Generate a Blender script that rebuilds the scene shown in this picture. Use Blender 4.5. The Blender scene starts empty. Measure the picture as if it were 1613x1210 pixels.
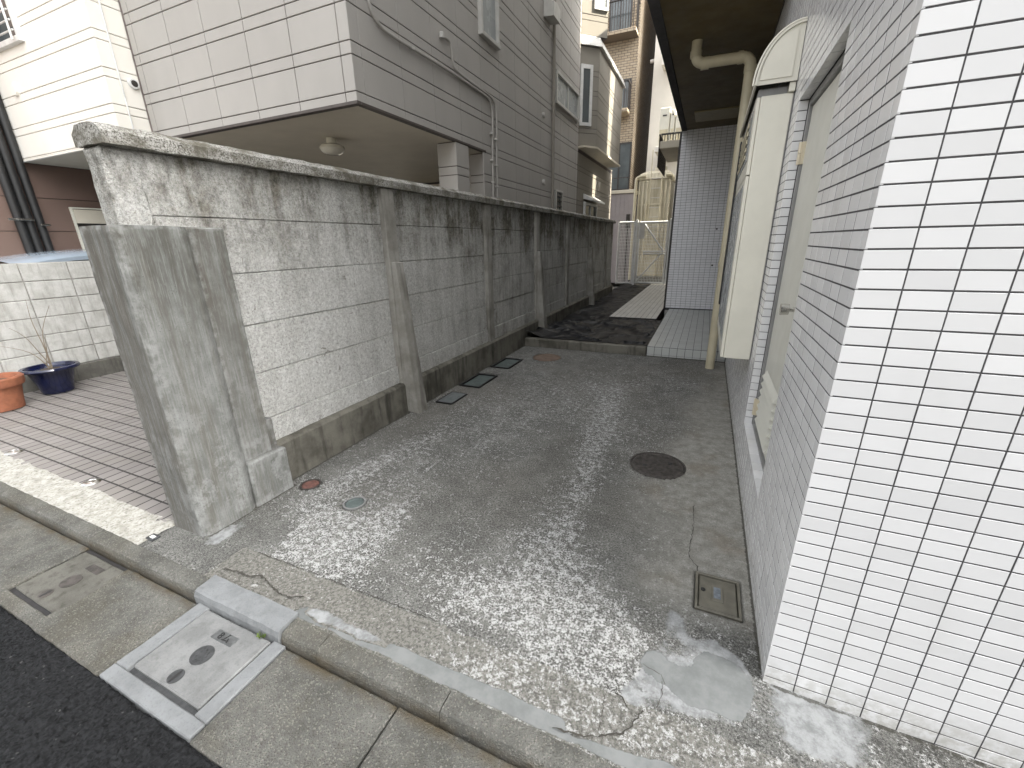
import bpy, bmesh, math, random
import numpy as np
from mathutils import Matrix, Vector
random.seed(7); rng = np.random.default_rng(11)
sc = bpy.context.scene
COL = sc.collection
R_ = math.radians

# ------------------------------------------------------------------ camera
RC = [[0.9134982, 0.1133747, -0.3907265], [0.4064025, -0.2989585, 0.8634007], [-0.0189232, -0.9475073, -0.3191738]]
cam_d = bpy.data.cameras.new('camera'); cam = bpy.data.objects.new('camera', cam_d); COL.objects.link(cam)
cam_d.sensor_width = 36.0; cam_d.lens = 36.0 * 663.0 / 1613.0
cam_d.clip_start = 0.02; cam_d.clip_end = 500
cam.matrix_world = Matrix(((RC[0][0], -RC[0][1], -RC[0][2], 0), (RC[1][0], -RC[1][1], -RC[1][2], 0), (RC[2][0], -RC[2][1], -RC[2][2], 1.575), (0, 0, 0, 1)))
sc.camera = cam

# ------------------------------------------------------------------ sky, sun, exposure
SUN_EL, SUN_AZ = R_(45), R_(6)          # azimuth measured from +X towards +Y
sdir = Vector((math.cos(SUN_EL) * math.cos(SUN_AZ), math.cos(SUN_EL) * math.sin(SUN_AZ), math.sin(SUN_EL)))
w = bpy.data.worlds.new('World'); sc.world = w; w.use_nodes = True
wn = w.node_tree; bg = wn.nodes['Background']
sky = wn.nodes.new('ShaderNodeTexSky'); sky.sky_type = 'NISHITA'; sky.sun_disc = False
sky.sun_elevation = SUN_EL; sky.sun_rotation = R_(90) - SUN_AZ
sky.air_density = 1.0; sky.dust_density = 5.0; sky.ozone_density = 0.6
hs = wn.nodes.new('ShaderNodeHueSaturation'); hs.inputs['Saturation'].default_value = 0.12    # thin white haze over the whole sky
wn.links.new(sky.outputs[0], hs.inputs['Color']); wn.links.new(hs.outputs[0], bg.inputs[0]); bg.inputs[1].default_value = 0.15
sl = bpy.data.lights.new('sun', 'SUN'); sl.energy = 3.0; sl.angle = R_(0.5); sl.color = (1, .92, .76)
so = bpy.data.objects.new('sun', sl); COL.objects.link(so)
so.rotation_euler = sdir.to_track_quat('Z', 'Y').to_euler(); so.location = sdir * 40
sc.view_settings.view_transform = 'Standard'; sc.view_settings.look = 'None'
sc.view_settings.exposure = 2.42; sc.view_settings.gamma = 1.0
try: sc.view_settings.use_curve_mapping = False
except Exception: pass
sc.cycles.max_bounces = 8; sc.cycles.diffuse_bounces = 5

# ------------------------------------------------------------------ object helpers
def tag(o, label=None, cat=None, group=None, kind=None):
    if label: o['label'] = label
    if cat: o['category'] = cat
    if group: o['group'] = group
    if kind: o['kind'] = kind
    return o
ROOT = {}
def thing(name, label, cat, loc=(0, 0, 0), group=None):
    o = bpy.data.objects.new(name, None); COL.objects.link(o); o.location = loc
    o.empty_display_size = 0.1; ROOT[o.name] = Vector(loc)
    return tag(o, label, cat, group)
def link(name, me, mat, parent=None, kind=None, mw=None, label=None):
    o = bpy.data.objects.new(name, me); COL.objects.link(o)
    if mat is not None and len(me.materials) == 0: me.materials.append(mat)
    if mw is not None: o.matrix_basis = mw
    if parent is not None:
        o.parent = parent
        if parent.name in ROOT: o.matrix_parent_inverse = Matrix.Translation(-ROOT[parent.name])
    if kind: o['kind'] = kind
    if label: o['label'] = label
    return o

class MB:
    """collects shapes in world coordinates, links them as one mesh"""
    def __init__(s): s.v = []; s.f = []
    def raw(s, vs, fs):
        b = len(s.v); s.v += [tuple(p) for p in vs]; s.f += [tuple(i + b for i in q) for q in fs]; return s
    def box(s, x0, x1, y0, y1, z0, z1):
        return s.raw([(x0,y0,z0),(x1,y0,z0),(x1,y1,z0),(x0,y1,z0),(x0,y0,z1),(x1,y0,z1),(x1,y1,z1),(x0,y1,z1)],
                     [(3,2,1,0),(4,5,6,7),(0,1,5,4),(1,2,6,5),(2,3,7,6),(3,0,4,7)])
    def bbox(s, x0, x1, y0, y1, z0, z1, c=.004):      # bevelled box
        bm = bmesh.new(); bmesh.ops.create_cube(bm, size=1)
        for v in bm.verts: v.co = Vector(((x0+x1)/2 + v.co.x*(x1-x0), (y0+y1)/2 + v.co.y*(y1-y0), (z0+z1)/2 + v.co.z*(z1-z0)))
        bmesh.ops.bevel(bm, geom=bm.edges[:], offset=c, segments=1, affect='EDGES', profile=.5)
        bm.verts.index_update(); vs = [v.co[:] for v in bm.verts]; fs = [[v.index for v in f.verts] for f in bm.faces]; bm.free()
        return s.raw(vs, fs)
    def prism(s, poly, z0, z1):                       # counter-clockwise polygon in plan
        n = len(poly)
        vs = [(x, y, z0) for x, y in poly] + [(x, y, z1) for x, y in poly]
        return s.raw(vs, [tuple(range(n-1, -1, -1)), tuple(range(n, 2*n))] + [(i, (i+1) % n, n+(i+1) % n, n+i) for i in range(n)])
    def loft(s, rings, cap=True, closed=True):
        n = len(rings[0]); vs = [p for r in rings for p in r]; fs = []
        m = n if closed else n - 1
        for k in range(len(rings)-1):
            for i in range(m): fs.append((k*n+i, k*n+(i+1) % n, (k+1)*n+(i+1) % n, (k+1)*n+i))
        if cap: fs += [tuple(range(n-1, -1, -1)), tuple(range((len(rings)-1)*n, len(rings)*n))]
        return s.raw(vs, fs)
    def tube(s, pts, r, n=10, cap=True):
        P = [Vector(p) for p in pts]; rings = []
        rr = r if isinstance(r, (list, tuple)) else [r]*len(P)
        up = None
        for i, p in enumerate(P):
            d = (P[min(i+1, len(P)-1)] - P[max(i-1, 0)]).normalized()
            if up is None: up = Vector((0, 0, 1)) if abs(d.z) < .9 else Vector((1, 0, 0))
            a = d.cross(up).normalized(); b = a.cross(d).normalized(); up = b
            rings.append([tuple(p + (a*math.cos(t) + b*math.sin(t))*rr[i]) for t in [2*math.pi*k/n for k in range(n)]])
        return s.loft(rings, cap)
    def lathe(s, prof, c, n=28):                      # prof (r,z) from the bottom up
        rings = [[(c[0]+r*math.cos(2*math.pi*k/n), c[1]+r*math.sin(2*math.pi*k/n), c[2]+z) for k in range(n)] for r, z in prof]
        return s.loft(rings, True)
    def mesh(s, name, smooth=False):
        me = bpy.data.meshes.new(name); me.from_pydata(s.v, [], s.f); me.validate(); me.update()
        if smooth:
            me.polygons.foreach_set('use_smooth', [True]*len(me.polygons))
            me.set_sharp_from_angle(angle=R_(40))
        return me
    def build(s, name, mat, parent=None, smooth=False, kind=None, label=None):
        return link(name, s.mesh(name, smooth), mat, parent, kind, None, label)

# pieces: chamfered slabs, front face +N, sharing one mesh per size
_pc = {}
def piece_mesh(a, b, t, c):
    key = (round(a, 4), round(b, 4), round(t, 4), round(c, 4))
    if key not in _pc:
        x, y = a/2, b/2; X, Y = x-c, y-c
        vs = [(-x,-y,-t),(x,-y,-t),(x,y,-t),(-x,y,-t),(-x,-y,-c),(x,-y,-c),(x,y,-c),(-x,y,-c),(-X,-Y,0),(X,-Y,0),(X,Y,0),(-X,Y,0)]
        fs = [(8,9,10,11)] + [(i, (i+1) % 4, 4+(i+1) % 4, 4+i) for i in range(4)] + [(4+i, 4+(i+1) % 4, 8+(i+1) % 4, 8+i) for i in range(4)]
        _pc[key] = (vs, fs, {})
    return _pc[key]
def piece(name, parent, mat, o, U, V, N, a, b, t, c):
    vs, fs, d = piece_mesh(a, b, t, c)
    if mat.name not in d:
        me = bpy.data.meshes.new(name); me.from_pydata(vs, [], fs); me.update(); me.materials.append(mat); d[mat.name] = me
    m = Matrix(((U[0], V[0], N[0], o[0]), (U[1], V[1], N[1], o[1]), (U[2], V[2], N[2], o[2]), (0, 0, 0, 1)))
    return link(name, d[mat.name], None, parent, None, m)
def pieces_joined(name, parent, mat, lst, kind='stuff'):
    mb = MB(); 
    for (o, U, V, N, a, b, t, c) in lst:
        vs, fs, d = piece_mesh(a, b, t, c)
        o = Vector(o); U = Vector(U); V = Vector(V); N = Vector(N)
        mb.raw([tuple(o + U*x + V*y + N*z) for x, y, z in vs], fs)
    return mb.build(name, mat, parent, kind=kind)
EX, EY, EZ = (1,0,0), (0,1,0), (0,0,1)
NX, NY = (-1,0,0), (0,-1,0)

def vnoise(x, y, seed=0):                              # smooth value noise, -1..1
    x = np.asarray(x, float); y = np.asarray(y, float)
    xi = np.floor(x).astype(int); yi = np.floor(y).astype(int); fx = x-xi; fy = y-yi
    fx = fx*fx*(3-2*fx); fy = fy*fy*(3-2*fy)
    def h(a, b):
        n = (a*374761393 + b*668265263 + seed*974711) & 0x7fffffff
        n = ((n ^ (n >> 13))*1274126177) & 0x7fffffff
        return ((n ^ (n >> 16)) & 0xffff)/32767.5 - 1
    return (h(xi,yi)*(1-fx)+h(xi+1,yi)*fx)*(1-fy) + (h(xi,yi+1)*(1-fx)+h(xi+1,yi+1)*fx)*fy
def fbm(x, y, seed=0, o=4):
    s = 0; a = 1; t = 0
    for k in range(o): s = s + a*vnoise(x*2**k, y*2**k, seed+k); t += a; a *= .5
    return s/t
def inpoly(x, y, poly):
    c = np.zeros(x.shape, bool); n = len(poly); j = n-1
    for i in range(n):
        xi, yi = poly[i]; xj, yj = poly[j]
        c ^= ((yi > y) != (yj > y)) & (x < (xj-xi)*(y-yi)/(yj-yi+1e-12)+xi); j = i
    return c
def rough(mb, amp, freq=18, seed=1, subdiv=0, step=None):
    """subdivide long faces and jitter the surface so edges are not ruler straight"""
    bm = bmesh.new()
    vv = [bm.verts.new(p) for p in mb.v]
    for f in mb.f: bm.faces.new([vv[i] for i in f])
    bmesh.ops.recalc_face_normals(bm, faces=bm.faces[:])
    for k in range(6):
        es = [e for e in bm.edges if e.calc_length() > (step or .05)]
        if not es or len(bm.verts) > 9000: break
        bmesh.ops.subdivide_edges(bm, edges=es, cuts=1, use_grid_fill=True)
    bmesh.ops.triangulate(bm, faces=[f for f in bm.faces if len(f.verts) > 4])
    P = np.array([v.co[:] for v in bm.verts]); 
    d = np.stack([fbm(P[:,1]*freq+P[:,2]*freq*.7+k*31, P[:,2]*freq+P[:,0]*freq+k*17, seed+k*9, 3) for k in range(3)], 1)*amp
    for v, q in zip(bm.verts, d): v.co += Vector(q)
    bm.verts.index_update()
    mb.v = [v.co[:] for v in bm.verts]; mb.f = [[v.index for v in f.verts] for f in bm.faces]; bm.free()
    return mb

# ------------------------------------------------------------------ material helpers
class NT:
    def __init__(s, name):
        s.m = bpy.data.materials.new(name); s.m.use_nodes = True; s.t = s.m.node_tree; s.b = s.t.nodes['Principled BSDF']
        s._p = None
    def node(s, t, **k):
        n = s.t.nodes.new(t)
        for a, b in k.items(): setattr(n, a, b)
        return n
    def set(s, inp, v):
        if v is None: return
        if hasattr(v, 'is_linked') or hasattr(v, 'links'): s.t.links.new(v, inp)
        elif isinstance(v, (tuple, list)) and inp.type == 'RGBA' and len(v) == 3: inp.default_value = (*v, 1)
        else: inp.default_value = v
    def pos(s, sx=1, sy=1, sz=1):
        if s._p is None: s._p = s.node('ShaderNodeNewGeometry').outputs['Position']
        if (sx, sy, sz) == (1, 1, 1): return s._p
        m = s.node('ShaderNodeMapping'); s.set(m.inputs[0], s._p); m.inputs['Scale'].default_value = (sx, sy, sz); return m.outputs[0]
    def noise(s, scale, detail=3, rough=.55, vec=None, dist=0):
        n = s.node('ShaderNodeTexNoise'); s.set(n.inputs['Vector'], vec or s.pos()); n.inputs['Scale'].default_value = scale
        n.inputs['Detail'].default_value = detail; n.inputs['Roughness'].default_value = rough; n.inputs['Distortion'].default_value = dist
        return n.outputs['Fac']
    def voro(s, scale, vec=None, feat='F1', out='Distance'):
        n = s.node('ShaderNodeTexVoronoi', feature=feat); s.set(n.inputs['Vector'], vec or s.pos()); n.inputs['Scale'].default_value = scale
        return n.outputs[out]
    def ramp(s, fac, a, b, va=0., vb=1.):
        n = s.node('ShaderNodeMapRange', interpolation_type='SMOOTHSTEP'); s.set(n.inputs[0], fac)
        for i, q in enumerate((a, b, va, vb)): s.set(n.inputs[i+1], q)
        return n.outputs[0]
    def math(s, op, a, b=None, c=None):
        n = s.node('ShaderNodeMath', operation=op); s.set(n.inputs[0], a); s.set(n.inputs[1], b); s.set(n.inputs[2], c); return n.outputs[0]
    def mix(s, f, a, b, mode='MIX'):
        n = s.node('ShaderNodeMix', data_type='RGBA', blend_type=mode); s.set(n.inputs[0], f); s.set(n.inputs[6], a); s.set(n.inputs[7], b); return n.outputs[2]
    def attr(s, name):
        n = s.node('ShaderNodeAttribute', attribute_name=name); return n.outputs['Fac']
    def rnd(s):
        a = s.node('ShaderNodeObjectInfo').outputs['Random']; b = s.node('ShaderNodeNewGeometry').outputs['Random Per Island']
        return s.math('FRACT', s.math('ADD', a, b))
    def sep(s, i):
        n = s.node('ShaderNodeSeparateXYZ'); s.set(n.inputs[0], s.pos()); return n.outputs[i]
    def bump(s, h, strength=.3, dist=.01, nrm=None):
        n = s.node('ShaderNodeBump'); n.inputs['Strength'].default_value = strength; n.inputs['Distance'].default_value = dist
        s.set(n.inputs['Height'], h); s.set(n.inputs['Normal'], nrm); return n.outputs[0]
    def out(s, col, rough=.8, nrm=None, metal=0., spec=.5, **k):
        s.set(s.b.inputs['Base Color'], col); s.set(s.b.inputs['Roughness'], rough); s.set(s.b.inputs['Normal'], nrm)
        s.b.inputs['Metallic'].default_value = metal; s.b.inputs['Specular IOR Level'].default_value = spec
        for a, b in k.items(): s.set(s.b.inputs[a], b)
        return s.m
def plain(name, col, rough=.6, metal=0., var=.12, scale=8, spec=.5, bump=.0, bscale=120):
    n = NT(name); f = n.ramp(n.noise(scale, 4, .6), .3, .7)
    dk = tuple(c*(1-var) for c in col); lt = tuple(min(1, c*(1+var)) for c in col)
    nr = n.bump(n.noise(bscale, 2), bump, .004) if bump else None
    return n.out(n.mix(f, dk, lt), n.ramp(n.noise(scale*2.3, 3), .2, .8, max(.02, rough-.08), min(1, rough+.08)), nr, metal, spec)

# glazed white wall tile
n = NT('white_glazed_tile')
v = n.math('ADD', n.math('MULTIPLY', n.rnd(), .075), .60)
c = n.node('ShaderNodeCombineColor'); n.set(c.inputs[0], v); n.set(c.inputs[1], v); n.set(c.inputs[2], n.math('MULTIPLY', v, 1.0))
dirt = n.ramp(n.noise(5, 3, .5, n.pos(1, 1, .3)), .52, .85, 0, .22)
low = n.math('MULTIPLY', n.ramp(n.sep(2), -.02, .16, 1, 0), n.ramp(n.noise(22, 6, .7), .36, .62))
M_TILE = n.out(n.mix(n.math('MAXIMUM', dirt, n.math('MULTIPLY', low, .7)), c.outputs[0], (.36, .35, .31)), .19, n.bump(n.noise(7, 2), .10, .01), spec=.55)
n = NT('lavender_white_tile'); v = n.rnd(); M_TILE2 = n.out(n.mix(v, (.76, .76, .78), (.82, .82, .84)), .3)
M_GROUT = plain('dark_tile_grout', (.055, .053, .054), .9, bump=.3)
M_GROUT2 = plain('grey_floor_grout', (.04, .037, .034), .9)
# cream paint (doors, cabinet)
M_CREAM = plain('cream_enamel_paint', (.64, .62, .535), .38, var=.05, scale=3)
M_CREAM2 = plain('cream_plastic_pipe', (.50, .45, .32), .45, var=.08, scale=5)
M_DOOR = plain('grey_cream_door_paint', (.56, .555, .495), .42, var=.03, scale=3)
M_FRAME = plain('grey_steel_frame', (.20, .20, .195), .4, var=.1, scale=10)
M_CHROME = plain('brushed_steel', (.62, .61, .58), .22, metal=1., var=.06)
M_BRASS = plain('painted_hinge', (.52, .46, .34), .35, var=.1)
M_SOFFIT = plain('brown_soffit_paint', (.105, .075, .026), .6, var=.12, scale=3)
M_SOFFIT2 = plain('soffit_light_panel', (.26, .215, .11), .4, var=.05)
M_BLACK = plain('black_rubber', (.015, .015, .015), .5)
M_DARKMET = plain('dark_brown_metal', (.035, .03, .027), .4)
M_GLASS = plain('window_glass', (.10, .115, .12), .05, var=.2, scale=1.2, spec=.8)
M_FROST = plain('frosted_glass', (.30, .32, .32), .25, var=.12, scale=2)
M_ALU = plain('aluminium_frame', (.48, .47, .44), .35, var=.06)
M_WHITEMET = plain('white_powder_coat', (.68, .68, .66), .4, var=.08)

# house siding
def siding(name, col, brow):
    n = NT(name); big = n.ramp(n.noise(1.1, 4, .6, n.pos(1, 1, .5)), .3, .75)
    a = n.mix(big, tuple(c*.93 for c in col), tuple(c*1.05 for c in col))
    a = n.mix(n.math('MULTIPLY', n.rnd(), .10), a, brow)
    return n.out(a, .78, n.bump(n.noise(210, 3, .7), .35, .0025), spec=.3)
M_SIDE_G = siding('warm_grey_siding', (.42, .40, .372), (.33, .315, .29))
M_SIDE_B = siding('ivory_siding', (.83, .80, .73), (.7, .67, .60))
M_SIDE_T = siding('taupe_siding', (.27, .25, .215), (.22, .20, .175))
M_GROOVE = plain('siding_groove', (.085, .068, .066), .8)
M_GROOVE_B = plain('ivory_groove', (.36, .30, .28), .8)
M_BROWN = siding('brown_siding', (.155, .105, .085), (.10, .07, .06))
M_CARPORT = plain('carport_ceiling_board', (.60, .55, .45), .7, var=.05, scale=2)
M_TRIM = plain('dark_taupe_trim', (.075, .062, .055), .6)

# rough painted concrete of the long wall
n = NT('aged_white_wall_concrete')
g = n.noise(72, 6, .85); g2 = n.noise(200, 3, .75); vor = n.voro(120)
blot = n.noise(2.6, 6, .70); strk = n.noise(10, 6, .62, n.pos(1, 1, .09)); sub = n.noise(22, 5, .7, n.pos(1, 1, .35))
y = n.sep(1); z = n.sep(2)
top = n.ramp(z, 1.05, 2.06); far = n.ramp(y, 2.5, 6.0)  # far bays darker: grime plus passage shade put into the colour
grime_shade = n.math('ADD', n.math('MULTIPLY', n.ramp(strk, .40, .66), .42), n.math('ADD', n.math('MULTIPLY', n.ramp(blot, .42, .66), .5), n.math('MULTIPLY', n.ramp(sub, .45, .7), .25)))
age_shade = n.math('ADD', n.math('MULTIPLY', far, .30), n.math('ADD', n.math('MULTIPLY', top, .62), .20))
grime_shade = n.math('MINIMUM', n.math('ADD', n.math('MULTIPLY', grime_shade, n.math('ADD', age_shade, .12)), n.math('MULTIPLY', age_shade, .30)), .97)
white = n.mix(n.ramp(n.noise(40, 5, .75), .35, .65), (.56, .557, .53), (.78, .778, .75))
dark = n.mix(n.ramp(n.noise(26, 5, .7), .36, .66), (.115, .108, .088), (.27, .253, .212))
a = n.mix(grime_shade, white, dark)
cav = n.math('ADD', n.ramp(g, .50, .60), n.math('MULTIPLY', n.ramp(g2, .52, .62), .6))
a = n.mix(n.math('MULTIPLY', n.math('MINIMUM', cav, 1), .68), a, n.mix(grime_shade, (.25, .247, .225), (.065, .062, .052)))
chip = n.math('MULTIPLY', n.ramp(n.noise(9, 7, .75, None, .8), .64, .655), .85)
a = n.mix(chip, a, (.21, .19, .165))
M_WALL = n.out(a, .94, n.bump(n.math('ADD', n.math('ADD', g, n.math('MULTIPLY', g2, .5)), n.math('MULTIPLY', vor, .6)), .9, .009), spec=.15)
# darker lichen coping
n = NT('lichen_coping_concrete')
g = n.noise(120, 5, .75)
a = n.mix(n.ramp(g, .44, .60), (.42, .41, .38), (.085, .08, .065))
a = n.mix(n.ramp(n.noise(7, 5, .65), .40, .66), a, (.12, .11, .085))
M_COPING = n.out(a, .95, n.bump(g, .8, .008), spec=.2)
# plinth and post concrete
def concrete(name, lt, dk, stain, sc=1., stain_amt=.6, vertical=True, bumpv=.4, pits=.0):
    n = NT(name); g = n.noise(140, 4, .7)
    b = n.noise(3.2*sc, 6, .65); s = n.noise(11*sc, 5, .6, n.pos(1, 1, .13) if vertical else None)
    a = n.mix(n.ramp(b, .35, .68), lt, dk)
    a = n.mix(n.math('MULTIPLY', n.ramp(s, .48, .72), stain_amt), a, stain)
    a = n.mix(n.math('MULTIPLY', n.ramp(g, .52, .68), .30), a, tuple(c*.45 for c in dk))
    if pits: a = n.mix(n.ramp(n.voro(55), .10, .16, pits, 0), a, (.06, .06, .05))
    return n.out(a, .9, n.bump(n.math('ADD', g, n.math('MULTIPLY', b, .6)), bumpv, .006), spec=.25)
M_PLINTH = concrete('stained_plinth_concrete', (.175, .166, .14), (.085, .08, .066), (.036, .034, .028), 1.2, .75)
M_POST = concrete('post_concrete', (.34, .33, .30), (.21, .20, .175), (.09, .083, .07), 1., .6)
M_KERB = concrete('kerb_concrete', (.36, .345, .29), (.24, .225, .18), (.13, .115, .08), 2., .6, False, .5)
M_LOWW = concrete('whitewashed_block', (.53, .527, .50), (.41, .405, .375), (.27, .26, .235), 2.2, .55, True)
M_LOWJ = plain('block_joint_mortar', (.30, .29, .265), .95, bump=.5)
M_BASEB = concrete('dark_base_band', (.15, .145, .125), (.10, .095, .085), (.05, .05, .045), 2, .6)
# smooth rendered pillar
n = NT('rendered_pillar_concrete')
s1 = n.noise(16, 7, .66, n.pos(1, 1, .06)); s2 = n.noise(48, 6, .68, n.pos(1, 1, .05)); b = n.noise(5, 8, .72); f = n.noise(130, 4, .75)
a = n.mix(n.ramp(b, .34, .66), (.13, .132, .123), (.20, .204, .194))
a = n.mix(n.ramp(s1, .47, .62, 0, .6), a, (.12, .112, .094))
a = n.mix(n.ramp(s2, .55, .68, 0, .4), a, (.25, .254, .246))
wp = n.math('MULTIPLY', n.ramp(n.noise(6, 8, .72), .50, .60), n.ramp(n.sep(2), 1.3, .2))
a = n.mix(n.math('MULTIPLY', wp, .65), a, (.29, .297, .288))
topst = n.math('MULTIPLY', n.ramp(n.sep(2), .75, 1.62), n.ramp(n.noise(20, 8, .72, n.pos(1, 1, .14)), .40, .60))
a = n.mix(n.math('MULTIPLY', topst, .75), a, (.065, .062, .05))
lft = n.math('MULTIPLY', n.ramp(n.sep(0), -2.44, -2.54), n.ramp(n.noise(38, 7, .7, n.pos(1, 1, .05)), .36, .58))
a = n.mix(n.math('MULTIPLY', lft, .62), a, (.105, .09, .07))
a = n.mix(n.ramp(f, .50, .70, 0, .5), a, (.10, .10, .09))
s3 = n.noise(120, 4, .7, n.pos(1, 1, .05))
a = n.mix(n.ramp(s3, .50, .64, 0, .42), a, (.10, .10, .088)); a = n.mix(n.ramp(s3, .48, .36, 0, .3), a, (.27, .274, .266))
pnt = n.node('ShaderNodeNewGeometry').outputs['Pointiness']; a = n.mix(n.math('MULTIPLY', n.ramp(pnt, .515, .56), n.ramp(n.noise(20, 5), .4, .65, .0, .45)), a, (.33, .335, .325))
pit = n.math('MULTIPLY', n.ramp(n.noise(26, 5, .7, n.pos(1, 1, .4), 1.), .66, .69), .8)
a = n.mix(pit, a, (.10, .10, .09))
a = n.mix(n.math('MULTIPLY', n.ramp(n.voro(70), .10, .15, 1, 0), n.ramp(n.noise(9, 4), .5, .6, 0, .8)), a, (.05, .05, .045))
M_PILLAR = n.out(a, .84, n.bump(n.math('ADD', f, n.math('MULTIPLY', n.math('ADD', s2, b), .8)), .42, .006), spec=.3)

# driveway concrete, with wear masks stored on the mesh
n = NT('worn_driveway_concrete')
def edge(mask, w=.10, soft=.03):
    e = n.math('ADD', mask, n.math('MULTIPLY', n.math('SUBTRACT', n.noise(34, 6, .75), .5), .75)); return n.ramp(e, .5-soft, .5+soft)
d = n.attr('white'); br = n.attr('brown'); pt = edge(n.attr('patch')); rimv = n.attr('rim'); sm = n.attr('smooth'); apr = edge(n.attr('apron'))
fine = n.noise(95, 6, .85); mid = n.noise(26, 6, .75); tiny = n.noise(230, 4, .8)
base = n.mix(n.ramp(n.noise(5, 8, .72), .35, .65), (.10, .10, .092), (.225, .223, .207))
base = n.mix(n.math('MULTIPLY', n.ramp(n.noise(2.1, 7, .72, n.pos(1, .55, 1)), .42, .62), .62), base, (.062, .060, .052))
base = n.mix(n.math('MULTIPLY', br, .5), base, (.18, .162, .135))
base = n.mix(n.ramp(tiny, .46, .62, 0, .75), base, (.30, .297, .278))
base = n.mix(n.ramp(fine, .40, .54, .85, 0), base, (.032, .032, .029))
smc = n.mix(n.ramp(n.noise(13, 7, .72), .36, .64), (.25, .243, .215), (.37, .36, .325))
smc = n.mix(n.ramp(tiny, .48, .62, 0, .5), smc, (.12, .117, .103))
smc = n.mix(n.ramp(fine, .36, .48, .6, 0), smc, (.09, .088, .078))
smc = n.mix(n.math('MULTIPLY', n.ramp(n.noise(2.6, 5, .6), .52, .68), .4), smc, (.19, .15, .105))
base = n.mix(sm, base, smc)
base = n.mix(n.math('MULTIPLY', apr, .75), base, n.mix(n.ramp(n.noise(70, 5, .8), .42, .60), (.245, .238, .212), (.095, .092, .08)))
nn = n.math('ADD', n.math('MULTIPLY', fine, .56), n.math('MULTIPLY', mid, .44))
th = n.math('SUBTRACT', .600, n.math('MULTIPLY', n.math('MINIMUM', n.math('MAXIMUM', d, 0), .80), .118))
sp = n.ramp(n.math('SUBTRACT', nn, th), -.012, .026)
wcol = n.mix(n.ramp(tiny, .38, .62), (.36, .36, .345), (.57, .57, .555))
a = n.mix(n.math('MULTIPLY', sp, .92), base, wcol)
rn = n.math('SUBTRACT', n.math('ADD', n.math('MULTIPLY', n.noise(16, 8, .75), .6), n.math('MULTIPLY', mid, .4)), .5)
rim = n.ramp(n.math('ADD', rimv, n.math('MULTIPLY', rn, 1.1)), .38, .56)
a = n.mix(rim, a, n.mix(n.ramp(n.noise(19, 8, .75), .36, .62), (.185, .19, .188), (.31, .317, .315)))
a = n.mix(pt, a, n.mix(n.ramp(n.noise(7, 7, .7), .36, .66), (.14, .146, .142), (.19, .196, .191)))
gr = n.math('ADD', nn, n.math('MULTIPLY', tiny, .4)); fl = n.math('MAXIMUM', pt, n.math('MULTIPLY', rim, .6))
h = n.math('ADD', n.math('MULTIPLY', gr, n.math('SUBTRACT', 1.1, fl)), n.math('MULTIPLY', fl, .9))
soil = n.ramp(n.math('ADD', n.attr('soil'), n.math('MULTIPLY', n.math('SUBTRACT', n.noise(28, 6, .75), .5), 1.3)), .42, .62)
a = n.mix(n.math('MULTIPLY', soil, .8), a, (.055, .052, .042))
M_DRIVE = n.out(a, .93, n.bump(h, .85, .012), spec=.2)

# exposed aggregate gutter
n = NT('gutter_concrete')
ag = n.node('ShaderNodeTexVoronoi'); n.set(ag.inputs['Vector'], n.pos()); ag.inputs['Scale'].default_value = 200
b = n.noise(4.5, 6, .66)
a = n.mix(n.ramp(b, .34, .66), (.088, .088, .078), (.165, .163, .148))
a = n.mix(n.ramp(n.noise(1.7, 6, .7), .46, .62, 0, .45), a, (.11, .10, .074))
sepc = n.node('ShaderNodeSeparateColor'); n.set(sepc.inputs[0], ag.outputs['Color'])
a = n.mix(n.ramp(sepc.outputs[0], .78, .95, 0, .4), a, (.31, .295, .26))
a = n.mix(n.ramp(sepc.outputs[1], .80, .95, 0, .55), a, (.075, .07, .06))
a = n.mix(n.math('MULTIPLY', n.math('MULTIPLY', n.ramp(n.sep(1), .765, .822), n.ramp(n.sep(1), .845, .826)), n.ramp(n.noise(9, 5), .3, .6)), a, (.085, .068, .042))
a = n.mix(n.ramp(n.noise(150, 4, .75), .52, .66, 0, .5), a, (.07, .064, .05))
M_GUT = n.out(a, .9, n.bump(n.math('ADD', n.noise(150, 4, .75), ag.outputs['Distance']), .8, .008), spec=.25)
n = NT('asphalt'); cc = n.voro(150, None, 'F1', 'Color'); sp = n.node('ShaderNodeSeparateColor'); n.set(sp.inputs[0], cc)
a = n.mix(sp.outputs[0], (.003, .0032, .0035), (.021, .022, .0235))
a = n.mix(n.ramp(sp.outputs[1], .9955, .998, 0, .4), a, (.16, .16, .155))
M_ASPH = n.out(a, .9, n.bump(n.noise(260, 4, .75), .9, .006), spec=.25)
M_NEWC = concrete('new_blue_grey_concrete', (.20, .208, .21), (.16, .166, .168), (.12, .122, .12), 2, .4, False, .25)
M_LID = concrete('pale_lid_concrete', (.205, .208, .204), (.15, .152, .149), (.10, .10, .095), 2, .45, False, .25)
M_OLDLID = concrete('old_lid_concrete', (.125, .121, .105), (.085, .082, .07), (.045, .042, .034), 2, .6, False, .5)
M_IRON = plain('cast_iron_plate', (.055, .057, .058), .55, metal=.3, var=.3, scale=30, bump=.4)
M_GREYIRON = plain('worn_grey_iron', (.10, .104, .104), .5, metal=.3, var=.25, scale=40, bump=.3)
M_RUST = plain('rusty_iron_cover', (.062, .055, .049), .7, metal=.2, var=.35, scale=25, bump=.4)
M_REDC = plain('red_brown_cover', (.13, .062, .05), .65, var=.3, scale=25, bump=.3)
M_RUSTP = plain('brown_iron_disc', (.135, .095, .07), .8, var=.25, scale=14, bump=.3)
M_PLAS = plain('grey_green_resin_cover', (.085, .105, .10), .55, var=.2, scale=12, bump=.2)
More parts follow.
